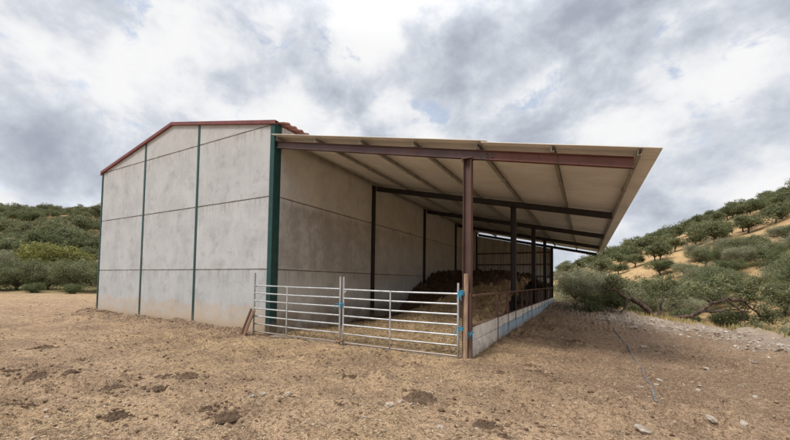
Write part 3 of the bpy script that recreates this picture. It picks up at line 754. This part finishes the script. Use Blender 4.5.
STONES = [(5.34, -2.97, .11), (5.31, -3.46, .08), (4.95, -3.85, .06), (4.14, -3.41, .1), (3.83, -3.51, .11), (4.24, -3.58, .09), (3.97, -3.78, .07), (6.1, -3.29, .08), (5.37, -2.75, .09), (5.52, -2.75, .07), (7.87, -2.35, .16), (8.83, 0, .1), (8.36, .01, .09), (8.55, -1.67, .13), (8.84, -1.53, .1), (9.21, 1.36, .14), (8.75, -.26, .1), (8.05, -.63, .08), (8.3, -.15, .09), (9.12, 3.51, .18), (8.9, 3.5, .16), (8.75, 6.96, .23), (8.51, 2.98, .2), (9.36, .38, .1), (9.36, -.14, .09), (10.84, 3.83, .21), (11.07, 3.98, .26), (10.38, 4.17, .21), (10.08, 2.32, .17), (6.98, -2.38, .04), (5.53, -1.77, .07), (5.96, -1.27, .08), (5.65, -3.6, .05), (5.19, -3.82, .04), (4.45, -4.26, .05)]
for i in range(34):
    a, d = rnd.uniform(8.2, 11.2), rnd.uniform(6, 15); x, y = xy(a, d); STONES.append((x, y, rnd.uniform(.06, .2)))
SLAB = {10: 'big pale stone at the lower right foreground', 0: 'white stone beside the dung smear before the post', 1: 'white stone left of the smear in the middle foreground', 13: 'pale stone at the lower right corner of the yard'}
sm = []
for i, (x, y, s) in enumerate(STONES):
    big = i >= 19
    mt = 'rock' if (big and i % 3) else 'stone'
    key = (i % 7, mt); hit = [q for q in sm if q[0] == key]
    if hit: o = bpy.data.objects.new('stone', hit[0][1]); COL.objects.link(o)
    else: o = lump(300+i, .55, .55, 2).build('stone', MAT[mt]); sm.append((key, o.data))
    o.location = (x, y, Hs(x, y)+s*.12); o.scale = (s*rnd.uniform(.65, 1.), s*rnd.uniform(.55, .85), s*rnd.uniform(.6, 1.)); o.rotation_euler = (rnd.uniform(-.3, .3), rnd.uniform(-.3, .3), rnd.uniform(0, 6.3))
    if i in SLAB: tag(o, SLAB[i], 'stone')
    elif i < 35: tag(o, 'small pale stone lying loose on the yard', 'stone', 'loose pale stones on the yard')
    else: tag(o, 'rough stone among the rubble right of the grey hose', 'stone', 'rubble stones right of the hose')
# boulder at the far end by the shed
o = lump(77, .5, .22, 3).build('boulder', MAT['rock']); o.location = (6.9, 16.6, .0); o.scale = (1.5, .9, .7); tag(o, 'long low earthy boulder at the yard end past the shed', 'boulder')

# hose
hp = [(8.12, 12.9), (8.13, 10), (8.16, 7.13), (8.22, 4.37), (8.24, 2.31), (8.22, .67), (8.19, -.27), (8.16, -.95), (8.12, -1.35)]
pts = []
for i in range(len(hp)-1):
    for q in range(10):
        t = q/10; x = hp[i][0]*(1-t)+hp[i+1][0]*t; y = hp[i][1]*(1-t)+hp[i+1][1]*t
        pts.append((x+.015*float(vnoise(y*.7, 4.4, 2)), y, Hs(x, y)+.004+.016*float(vnoise(y*2, 1.1, 5))))
tag(MB().tube(pts, .017, 8).build('hose', MAT['hose']), 'grey hose lying half buried along the yard right of the shed', 'hose')

# ------------------------------------------------------------------ litter
def flakes(n, amin, amax, dmin, dmax, lmin, lmax, wmin, wmax, seed, keep=None):
    R_ = np.random.RandomState(seed)
    d = dmin*np.exp(R_.rand(n)*math.log(dmax/dmin)); a = R_.uniform(amin, amax, n)*d
    x, y = xy(a, d)
    inside = (x > -10.2) & (x < 5.55) & (y > -.1)
    k = ~inside & (a < 11.2)
    if keep is not None: k &= keep(x, y, a, d, R_)
    x, y, d = x[k], y[k], d[k]; n = len(x)
    l = R_.uniform(lmin, lmax, n)*(.7+.03*d); w = R_.uniform(wmin, wmax, n)*(.7+.03*d)
    th = R_.uniform(0, 2*math.pi, n); tl = R_.normal(0, .22, n)
    z = H(x, y)+.006+np.abs(np.sin(tl))*l*.3
    ux, uy, uz = np.cos(th)*np.cos(tl), np.sin(th)*np.cos(tl), np.sin(tl)
    ro = R_.normal(0, .4, n); vx, vy, vz = -np.sin(th)*np.cos(ro), np.cos(th)*np.cos(ro), np.sin(ro)
    c = np.stack([x, y, z], -1); U = np.stack([ux, uy, uz], -1)*l[:, None]/2; V = np.stack([vx, vy, vz], -1)*w[:, None]/2
    co = np.stack([c-U-V, c+U-V*.7, c+U*.9+V*.8, c-U+V], 1).reshape(-1, 3); q = np.arange(4*n).reshape(-1, 4)
    return co, q, np.repeat(R_.rand(n), 4)
co, q, sh = flakes(60000, -1.25, 1.25, 2.4, 22, .015, .05, .004, .011, 5, lambda x, y, a, d, R_: R_.rand(len(x)) < .35+.65*sstep(-.15, .4, fbm(x/1.6, y/1.6, 3, 33))-.8*sstep(5.9, 7.4, x+.5*fbm(x, y, 2, 44)))
R_ = np.random.RandomState(77); n = 15000      # loose stalks on the bedding behind the gates
hxx = R_.uniform(.1, 5.3, n); hyy = .3+14*R_.rand(n)**1.8; kp = (hyy-1.05*hxx < 2.6+R_.normal(0, .6, n)); hxx, hyy = hxx[kp], hyy[kp]; n = len(hxx)
th = R_.uniform(0, 6.28, n); tl = R_.normal(.1, .35, n); l = R_.uniform(.03, .14, n); w = R_.uniform(.004, .010, n)
c_ = np.stack([hxx, hyy, heap(hxx, hyy)+.012+np.abs(np.sin(tl))*l*.4], -1)
U = np.stack([np.cos(th)*np.cos(tl), np.sin(th)*np.cos(tl), np.sin(tl)], -1)*l[:, None]/2; V = np.stack([-np.sin(th), np.cos(th), R_.normal(0, .5, n)], -1)*w[:, None]/2
co = np.concatenate([co, np.stack([c_-U-V, c_+U-V, c_+U+V, c_-U+V], 1).reshape(-1, 3)]); q = np.arange(len(co)).reshape(-1, 4); sh = np.concatenate([sh, np.repeat(R_.rand(n), 4)])
me = fast_mesh('straw_litter', co, q, MAT['straw']); set_attr(me, 'shade', sh)
o = bpy.data.objects.new('straw_litter', me); COL.objects.link(o); tag(o, 'chopped straw strewn over the trampled earth yard', 'straw', None, 'stuff')
def crumbs(n, amin, amax, dmin, dmax, smin, smax, seed, keep=None, sink=.15):
    R_ = np.random.RandomState(seed)
    d = dmin*np.exp(R_.rand(n)*math.log(dmax/dmin)); a = R_.uniform(amin, amax, n)*d
    x, y = xy(a, d); inside = (x > -10.2) & (x < 5.55) & (y > -.1); k = ~inside & (a < 11.4)
    if keep is not None: k &= keep(x, y, a, d, R_)
    x, y, d = x[k], y[k], d[k]; n = len(x)
    b = bmesh.new(); bmesh.ops.create_icosphere(b, subdivisions=1, radius=.5); b.verts.ensure_lookup_table()
    base = np.array([v.co[:] for v in b.verts]); fc = np.array([[v.index for v in f.verts] for f in b.faces]); b.free()
    s = smin*(smax/smin)**(R_.rand(n)**2.2)*(.75+.03*d)
    jit = 1+R_.uniform(-.32, .32, (n, len(base), 1))
    co = base[None]*jit*s[:, None, None]*np.stack([R_.uniform(.8, 1.4, n), R_.uniform(.7, 1.1, n), R_.uniform(.4, .8, n)], -1)[:, None, :]
    th = R_.uniform(0, 6.28, n); c, s_ = np.cos(th)[:, None], np.sin(th)[:, None]
    X = co[:, :, 0]*c-co[:, :, 1]*s_; Y = co[:, :, 0]*s_+co[:, :, 1]*c
    co = np.stack([X+x[:, None], Y+y[:, None], co[:, :, 2]+(H(x, y)+s*sink)[:, None]], -1).reshape(-1, 3)
    q = (fc[None]+(np.arange(n)*len(base))[:, None, None]).reshape(-1, 3)
    return co, q, np.repeat(R_.rand(n), len(base))
co, q, sh = crumbs(22000, -1.25, 1.25, 2.4, 24, .008, .055, 6, lambda x, y, a, d, R_: R_.rand(len(x)) < .25+.75*sstep(-.1, .45, fbm(x/1.1, y/1.1, 3, 36)))
me = fast_mesh('earth_crumbs', co, q, MAT['clod']); set_attr(me, 'shade', sh*.8)
o = bpy.data.objects.new('earth_crumbs', me); COL.objects.link(o); tag(o, 'loose dark crumbs of earth and dung over the yard', 'crumbs', None, 'stuff')
co, q, sh = crumbs(16000, .3, 1.25, 4, 24, .02, .10, 8, lambda x, y, a, d, R_: R_.rand(len(x)) < sstep(7.0, 10.2, a+.8*fbm(x/1.1, y/1.1, 2, 37)))
me = fast_mesh('gravel', co, q, MAT['gravel']); set_attr(me, 'shade', sh)
o = bpy.data.objects.new('gravel', me); COL.objects.link(o); tag(o, 'loose grey brown gravel bank along the right edge of the yard', 'gravel', None, 'stuff')
R_ = np.random.RandomState(21); px_, py_, ps_ = [], [], []
for (x, y, s_) in PATS:
    m_ = int(10+60*s_)
    px_.append(x+R_.normal(0, .55*s_, m_)); py_.append(y+R_.normal(0, .4*s_, m_)); ps_.append(R_.uniform(.012, .05, m_)*(.6+1.6*s_))
for q in range(60):
    x, y = R_.uniform(-3, 10), R_.uniform(-5, -.4)
    m_ = R_.randint(4, 16); w_ = R_.uniform(.05, .3)
    px_.append(x+R_.normal(0, w_, m_)); py_.append(y+R_.normal(0, w_*.6, m_)); ps_.append(R_.uniform(.012, .045, m_))
px_, py_, ps_ = map(np.concatenate, (px_, py_, ps_)); n = len(px_)
b = bmesh.new(); bmesh.ops.create_icosphere(b, subdivisions=1, radius=.5); b.verts.ensure_lookup_table()
base = np.array([v.co[:] for v in b.verts]); fc = np.array([[v.index for v in f.verts] for f in b.faces]); b.free()
co = base[None]*(1+R_.uniform(-.4, .4, (n, len(base), 1)))*ps_[:, None, None]; co[:, :, 2] *= .7; co[:, :, 0] *= R_.uniform(.8, 1.5, n)[:, None]
co = (co+np.stack([px_, py_, H(px_, py_)+.2*ps_], -1)[:, None, :]).reshape(-1, 3); q = (fc[None]+(np.arange(n)*len(base))[:, None, None]).reshape(-1, 3)
me = fast_mesh('dung_crumbs', co, q, MAT['clod']); set_attr(me, 'shade', np.repeat(.02+.3*R_.rand(n), len(base)))
o = bpy.data.objects.new('dung_crumbs', me); COL.objects.link(o); tag(o, 'dark crumbs broken off the dung pats in the yard', 'crumbs', None, 'stuff')
# earth and gravel heaped at the foot of the gable
R_ = np.random.RandomState(3); n = 9000
x = R_.uniform(-10.6, -.4, n); y = -.02-np.abs(R_.normal(0, .42, n))
b = bmesh.new(); bmesh.ops.create_icosphere(b, subdivisions=1, radius=.5); b.verts.ensure_lookup_table()
base = np.array([v.co[:] for v in b.verts]); fc = np.array([[v.index for v in f.verts] for f in b.faces]); b.free()
s = .012+.05*R_.rand(n)**4
co = base[None]*(1+R_.uniform(-.3, .3, (n, len(base), 1)))*s[:, None, None]; co[:, :, 2] *= .7
co = (co+np.stack([x, y, H(x, y)+.1*s], -1)[:, None, :]).reshape(-1, 3); q = (fc[None]+(np.arange(n)*len(base))[:, None, None]).reshape(-1, 3)
me = fast_mesh('gravel', co, q, MAT['clod']); set_attr(me, 'shade', np.repeat(.25+.42*R_.rand(n), len(base)))
o = bpy.data.objects.new('gravel', me); COL.objects.link(o); tag(o, 'brown gravel heaped along the foot of the gable wall', 'gravel', None, 'stuff')

# ------------------------------------------------------------------ trees
def leaf_mesh(name, clumps, per, leaf, mat, seed, flat=.75):
    """clumps: array (n,5) x,y,z,radius,shade"""
    R_ = np.random.RandomState(seed); n = len(clumps)*per
    c = np.repeat(clumps, per, 0)
    off = R_.normal(0, .48, (n, 3)); off[:, 2] *= flat
    p = c[:, :3]+off*c[:, 3:4]
    nr = R_.normal(0, 1, (n, 3)); nr[:, 2] += .9; nr += off*.8; nr /= np.linalg.norm(nr, axis=1)[:, None]
    t = np.cross(nr, R_.normal(0, 1, (n, 3))); t /= np.linalg.norm(t, axis=1)[:, None]+1e-9; bt = np.cross(nr, t)
    l = leaf*R_.uniform(.55, 1.35, n)[:, None]; w = l*R_.uniform(.4, .7, n)[:, None]
    co = np.stack([p-t*l*.5, p+bt*w*.5+nr*l*.08, p+t*l*.5, p-bt*w*.5+nr*l*.08], 1).reshape(-1, 3)
    me = fast_mesh(name, co, np.arange(4*n).reshape(-1, 4), mat)
    sh = np.clip(np.repeat(c[:, 4], 4)+np.repeat(R_.normal(0, .16, n), 4), 0, 1); set_attr(me, 'shade', sh)
    return me
def crown_clumps(rad, zc, hz, nl, nc, cr, R_):
    """lobed dome of leaf clumps; returns clumps and lobe centres"""
    lobes = []
    for i in range(nl):
        a = 2*math.pi*i/nl*1.0+R_.uniform(-.5, .5); r = rad*R_.uniform(.25, .68) if i else 0
        lobes.append((r*math.cos(a), r*math.sin(a), zc+hz*R_.uniform(-.26, .46)*(1-.3*r/rad), rad*R_.uniform(.24, .60)))
    out = []
    for i in range(nc):
        L_ = lobes[R_.randint(len(lobes))]
        v = R_.normal(0, 1, 3); v[2] = v[2]*.9+.15; v /= np.linalg.norm(v)
        q = R_.uniform(.62, 1.05)
        z = L_[2]+v[2]*L_[3]*q*hz/rad*1.15
        out.append((L_[0]+v[0]*L_[3]*q, L_[1]+v[1]*L_[3]*q, z, cr*R_.uniform(.6, 1.35), R_.uniform(0, 1)*.65+.35*np.clip(v[2]*.5+.5, 0, 1)))  # upward sides get lighter leaf colour, light from above put into the shade value
    return np.array(out), lobes
def trunk_mesh(name, lobes, zb, r0, mat, seed, lean=.25):
    R_ = random.Random(seed); m = MB()
    fx, fy = R_.uniform(-lean, lean), R_.uniform(-lean, lean)
    fork = Vector((fx, fy, zb*R_.uniform(.75, 1)))
    m.tube([(0, 0, -.6), (0, 0, 0.05), (fx*.35+R_.uniform(-.06, .06), fy*.35, fork.z*.5), fork], [r0*1.5, r0*1.15, r0*.9, r0*.8], 7)
    for L_ in lobes:
        e = Vector(L_[:3]); mid = fork.lerp(e, .5)+Vector((R_.uniform(-.25, .25), R_.uniform(-.25, .25), R_.uniform(-.1, .35)))
        m.tube([fork-Vector((0, 0, .08)), fork.lerp(mid, .5)+Vector((R_.uniform(-.1, .1), R_.uniform(-.1, .1), 0)), mid, e], [r0*.55, r0*.42, r0*.32, r0*.12], 5, True, False)
    return m.build(name, mat)
LIB = {}
def make_tree_kind(key, rad, zc, hz, nl, nc, per, cr, leaf, mat, seed, r0=.16):
    R_ = np.random.RandomState(seed); c, lobes = crown_clumps(rad, zc, hz, nl, nc, cr, R_)
    cm = leaf_mesh('crown', c, per, leaf, MAT[mat], seed+1)
    tr = trunk_mesh('trunk', lobes, zc*.55, r0, MAT['bark'], seed+2); tm = tr.data; bpy.data.objects.remove(tr)
    LIB[key] = (cm, tm)
for i in range(5):
    make_tree_kind(('far', i), 2.4+.2*i, 2.5, 2.3+.15*(i % 3), 9, 210, 20, .62, .30, 'leaf', 500+10*i)
for i in range(3):
    make_tree_kind(('far_green', i), 2.4+.2*i, 2.4, 2.2, 8, 210, 20, .60, .30, 'leaf_green', 570+10*i)
for i in range(4):
    make_tree_kind(('near', i), 2.5+.2*i, 2.2, 2.4, 11, 380, 48, .50, .125, 'leaf', 620+10*i)
for i in range(3):
    make_tree_kind(('near_pale', i), 2.5+.2*i, 2.1, 2.3, 11, 420, 46, .50, .12, 'leaf_pale', 700+10*i)
for i in range(2):
    make_tree_kind(('near_green', i), 2.3+.2*i, 1.9, 2.1, 9, 360, 48, .46, .12, 'leaf_green', 750+10*i)
make_tree_kind(('yellow', 0), 2.6, 2.5, 1.7, 8, 300, 30, .55, .2, 'leaf_yellow', 800)
for i in range(3):
    make_tree_kind(('shrub', i), 1.1, .7, .75, 6, 130, 40, .34, .10, ('leaf', 'leaf_green', 'leaf_pale')[i], 830+10*i, .05)
NTREE = 0
def tree(key, x, y, s, label, group=None, rz=None, sz=1., name='holm_oak', cat='tree', dz=0):
    global NTREE
    NTREE += 1
    cm, tm = LIB[key]
    t = thing(name, label, cat, (x, y, float(H0(np.array([x]), np.array([y]))[0])+dz), rnd.uniform(0, 6.28) if rz is None else rz, group)
    t.scale = (s, s, s*sz)
    for nm, d in (('trunk', tm), ('crown', cm)):
        o = bpy.data.objects.new(nm, d); COL.objects.link(o); o.parent = t
    return t
taken = []
def free(a, d, r):
    for (p, q, k) in taken:
        if (p-a)**2+(q-d)**2 < (r+k)**2: return False
    taken.append((a, d, r)); return True
# hand-placed trees at the edge of the yard (a, d in metres right of and ahead of the camera foot)
EDGE = [
 (('near_pale', 0), 13.8, 26.0, .76, 'pale grey green oak just past the shed end', 1.0),
 (('near_pale', 1), 15.2, 24.2, .72, 'pale grey green oak left of the twisted tree', 1.0),
 (('near_pale', 2), 16.6, 31.5, .95, 'pale oak second row behind the shed end', .95),
 (('near_pale', 1), 20.5, 36.5, .95, 'tall pale oak in the third row past the shed end', 1.),
 (('near', 2), 20.4, 31.0, .72, 'grey green oak second row left of the clearing', .95),
 (('near', 0), 18.6, 25.5, .48, 'dark oak above the left bare limb of the twisted tree', .9),
 (('near_green', 0), 12.5, 19.6, .32, 'small dark green oak under the twisted branch', .9),
 (('near_pale', 1), 18.2, 22.0, .52, 'pale leaved oak right behind the long bare branch', .9),
 (('near_green', 1), 17.6, 18.4, .40, 'dark green low oak at the right end of the branch', .9),
 (('near', 1), 21.2, 19.0, .52, 'grey green oak behind the low dark one at right', .9),
 (('near_green', 0), 17.0, 12.8, .33, 'low green oak at the right border of the picture', .9),
 (('near', 2), 20.6, 15.8, .50, 'oak at the right border above the low green one', .95),
 (('near', 3), 21.8, 24.4, .54, 'rounded grey green oak above the twisted trunk', .9),
 (('near_pale', 0), 25.5, 22.5, .56, 'pale oak at right on the rising slope', .9),
]
for key, a, d, s, lab, sz in EDGE:
    x, y = xy(a, d); taken.append((a, d, 1.9*s)); tree(key, x, y, s, lab, None, None, sz)
# hillside on the right, with clearings of dry grass (slope ratio and distance ranges)
CLEAR = ((.95, 1.2, 25, 33), (.63, .76, 40, 60), (.77, .90, 47, 63), (.96, 1.16, 41, 54), (.86, .95, 33, 40), (.9, 1.0, 62, 80))
R_ = np.random.RandomState(42); tries = 0; cnt = 0
while cnt < 175 and tries < 20000:
    tries += 1
    d = 17*math.exp(R_.rand()*math.log(135/17)); kk = R_.uniform(.47, 1.22); a = kk*d
    if a < 15 or (d < 24 and a < 24): continue
    if any(k0 < kk < k1 and d0 < d < d1 for k0, k1, d0, d1 in CLEAR): continue
    x, y = xy(a, d)
    if float(fbm(np.array([x/13.]), np.array([y/13.]), 2, 91)[0]) > .0 and d > 32: continue
    s = R_.uniform(.56, .98)*(.84 if d < 45 else 1.)
    if not free(a, d, (1.62 if d < 40 else 2.0)*s): continue
    cnt += 1
    near = d < 48
    if near:
        key = [('near', R_.randint(4)), ('near_pale', R_.randint(3)), ('near_green', R_.randint(2)), ('near', R_.randint(4))][R_.randint(4)]
    else:
        key = ('far', R_.randint(5)) if R_.rand() < .72 else ('far_green', R_.randint(3))
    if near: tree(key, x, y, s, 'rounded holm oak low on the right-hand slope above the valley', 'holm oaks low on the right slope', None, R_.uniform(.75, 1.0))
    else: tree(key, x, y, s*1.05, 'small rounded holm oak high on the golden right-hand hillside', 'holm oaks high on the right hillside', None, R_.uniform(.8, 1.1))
# belt of oaks at the far side of the field on the left, and the hill behind it
for i, (u, dd, s, key, lab) in enumerate([
  (-14, 33, .92, ('near', 1), 'big dark oak at the left border beyond the field'), (18, 34, .90, ('near', 3), 'dense dark oak second from left beyond the field'),
  (48, 35, .84, ('near', 2), 'dark oak in the middle of the row beyond the field'), (78, 34.5, .84, ('near', 0), 'dark oak beside the barn edge beyond the field'),
  (108, 35, .9, ('near', 1), 'dark oak half hidden by the barn edge'), (50, 41, 1.2, ('yellow', 0), 'yellowish green tree rising behind the dark oak row'),
  (67, 42, 1.05, ('yellow', 0), 'smaller yellow green tree right of its twin'), (4, 42, 1.0, ('near_pale', 1), 'pale green oak at the left border behind the dark row'),
  (34, 31.5, .34, ('near_green', 0), 'low green bush at the foot of the oak row'), (74, 31.5, .36, ('near_green', 1), 'bright green bush by the barn edge at the field end')]):
    a = (u-395)/FPX*dd; x, y = xy(a, dd); taken.append((a, dd, 1.5*s)); tree(key, x, y, s, lab, None, None, 1.0, dz=-.75*s if i < 5 else (-.32 if i > 7 else 0))
cnt = 0; tries = 0
while cnt < 104 and tries < 20000:
    tries += 1
    d = 40*math.exp(R_.rand()**.8*math.log(150/40)); kk = R_.uniform(-1.19, -.84); a = kk*d
    x, y = xy(a, d); s = R_.uniform(.64, 1.05)
    if float(fbm(np.array([x/11.]), np.array([y/11.]), 2, 95)[0]) > .12: continue
    if not free(a, d, 1.5*s): continue
    cnt += 1
    key = ('far', R_.randint(5)) if R_.rand() < .8 else ('far_green', R_.randint(3))
    tree(key, x, y, s*1.05, 'dark rounded oak on the wooded hill left of the barn', 'oaks on the wooded left hill', None, R_.uniform(.85, 1.1))
# shrubs under the edge trees
for i in range(16):
    a, d = R_.uniform(12.2, 17), R_.uniform(11.5, 24)
    if a/d < .5 or a/d > 1.2 or (.60 < a/d < 1.02 and d < 19): continue
    x, y = xy(a, d); tree(('shrub', i % 3), x, y, R_.uniform(.4, .8), 'low leafy shrub at the foot of the slope beyond the yard', 'shrubs below the yard edge', None, 1, 'shrub', 'shrub')

# the twisted oak with long bare limbs
tw = thing('twisted_oak', 'twisted old oak with long bare brown limbs beyond the yard edge', 'tree', (10.5, 14.6, -.9))
O = Vector((10.5, 14.6, -.9))
def limb(m, pts, r0, r1, seed):
    R2_ = random.Random(seed); P_ = [Vector(p)-O for p in pts]; out = []
    for i in range(len(P_)-1):
        for q in range(4):
            t = q/4; out.append(P_[i].lerp(P_[i+1], t)+Vector((R2_.uniform(-.035, .035), R2_.uniform(-.05, .05), R2_.uniform(-.04, .04))))
    out.append(P_[-1]); n = len(out)
    m.tube(out, [r0+(r1-r0)*i/(n-1)+R2_.uniform(-.007, .007) for i in range(n)], 9)
m = MB()
limb(m, [(10.46, 14.58, -1.2), (10.44, 14.56, -.5), (10.32, 14.49, -.15), (10.08, 14.34, .2), (9.74, 14.14, .53)], .17, .12, 1)
limb(m, [(9.74, 14.14, .53), (9.4, 13.94, .72), (9.05, 13.75, .86), (8.76, 13.6, 1.12), (8.3, 13.4, 1.2)], .12, .045, 2)
m.build('trunk', MAT['bark_red'], tw)
m = MB(); limb(m, [(10.45, 14.6, -.7), (10.85, 14.79, -.5), (11.28, 15.01, -.16), (11.88, 15.34, -.05), (12.31, 15.56, .15), (12.83, 15.83, .6), (13.52, 16.19, .83), (14.25, 16.6, .67), (14.89, 16.98, 0)], .13, .035, 3)
m.build('limb', MAT['bark_red'], tw)
m = MB(); limb(m, [(10.40, 14.56, -.35), (10.62, 14.66, .13), (10.60, 14.61, .5), (10.9, 14.7, 1.1)], .09, .03, 4)
m.build('limb', MAT['bark'], tw)
m = MB(); limb(m, [(12.31, 15.56, .15), (13.0, 15.94, .2), (13.82, 16.38, .34), (14.46, 16.74, .14)], .07, .03, 5)
m.build('limb', MAT['bark'], tw)
m = MB(); limb(m, [(13.4, 16.1, .8), (13.9, 16.2, .35), (14.1, 16.3, -.2)], .05, .02, 6)
m.build('limb', MAT['bark'], tw)
m = MB(); limb(m, [(9.2, 13.8, .8), (9.1, 13.6, .4), (8.9, 13.4, .1)], .05, .02, 7)
m.build('limb', MAT['bark'], tw)
R_ = random.Random(5)
for p in [(9.05, 13.75, .86), (8.76, 13.6, 1.1), (8.5, 13.5, 1.15), (9.4, 13.95, .72), (10.62, 14.66, .5), (10.9, 14.7, 1.0), (11.6, 15.2, 0), (12.4, 15.6, .2), (12.9, 15.85, .62), (13.3, 16.05, .78), (13.8, 16.3, .78), (14.3, 16.6, .64), (14.6, 16.8, .3)]:
    e1 = (p[0]+R_.uniform(-.5, .4), p[1]+R_.uniform(.1, .6), p[2]+R_.uniform(.15, .6)); e2 = (e1[0]+R_.uniform(-.4, .4), e1[1]+R_.uniform(-.1, .4), e1[2]+R_.uniform(-.05, .5))
    m = MB(); m.tube([Vector(p)-O, (Vector(p).lerp(Vector(e1), .5)+Vector((0, 0, .08)))-O, Vector(e1)-O, Vector(e2)-O], [.035, .026, .018, .008], 6); m.build('branch', MAT['bark'], tw)
R_ = np.random.RandomState(9); cl = []
def spray(c, r, n):
    for i in range(n):
        v = R_.normal(0, .55, 3); cl.append((c[0]-O.x+v[0]*r[0], c[1]-O.y+v[1]*r[1], c[2]-O.z+v[2]*r[2], R_.uniform(.18, .38), R_.uniform(0, 1)))
spray((7.7, 14.2, .45), (.8, .7, .7), 56); spray((8.6, 14.9, 1.35), (.9, .7, .4), 26); spray((10.6, 16.2, 1.5), (1.1, .8, .4), 36)
spray((14.9, 17.3, .0), (1.0, .7, .6), 56); spray((13.2, 17.0, 1.45), (1.3, .7, .35), 40); spray((11.2, 15.9, .95), (.7, .5, .3), 18); spray((14.5, 16.7, 1.0), (.5, .4, .25), 12); spray((8.7, 13.6, 1.55), (.5, .4, .2), 10)
me = leaf_mesh('crown', np.array(cl), 60, .10, MAT['leaf'], 77)
o = bpy.data.objects.new('crown', me); COL.objects.link(o); o.parent = tw

# dry weeds along the edge of the slope
R_ = np.random.RandomState(15); n = 900
a = 11.9+np.abs(R_.normal(0, 1.6, n)); d = R_.uniform(7, 24, n); x, y = xy(a, d); z = H0(x, y)
kz = fbm(x/1.4, y/1.4, 3, 19) > -.05; x, y, z = x[kz], y[kz], z[kz]; n = len(x)
NB = 7; x = np.repeat(x, NB)+R_.normal(0, .07, n*NB); y = np.repeat(y, NB)+R_.normal(0, .07, n*NB); z = np.repeat(z, NB); n = n*NB
hgt = R_.uniform(.06, .26, n); lx, ly = R_.normal(0, .3, n)*hgt, R_.normal(0, .3, n)*hgt; th = R_.uniform(0, 6.28, n); w = R_.uniform(.008, .02, n)
ca_, sa_ = np.cos(th)*w, np.sin(th)*w
co = np.stack([np.stack([x-ca_, y-sa_, z-.05], -1), np.stack([x+ca_, y+sa_, z-.05], -1), np.stack([x+lx+ca_*.3, y+ly+sa_*.3, z+hgt], -1), np.stack([x+lx-ca_*.3, y+ly-sa_*.3, z+hgt], -1)], 1).reshape(-1, 3)
me = fast_mesh('dry_grass', co, np.arange(4*n).reshape(-1, 4), MAT['drygrass']); set_attr(me, 'shade', np.repeat(R_.rand(n), 4))
o = bpy.data.objects.new('dry_grass', me); COL.objects.link(o); tag(o, 'dry golden weeds along the slope below the yard edge', 'grass', None, 'stuff')
print('trees', NTREE)
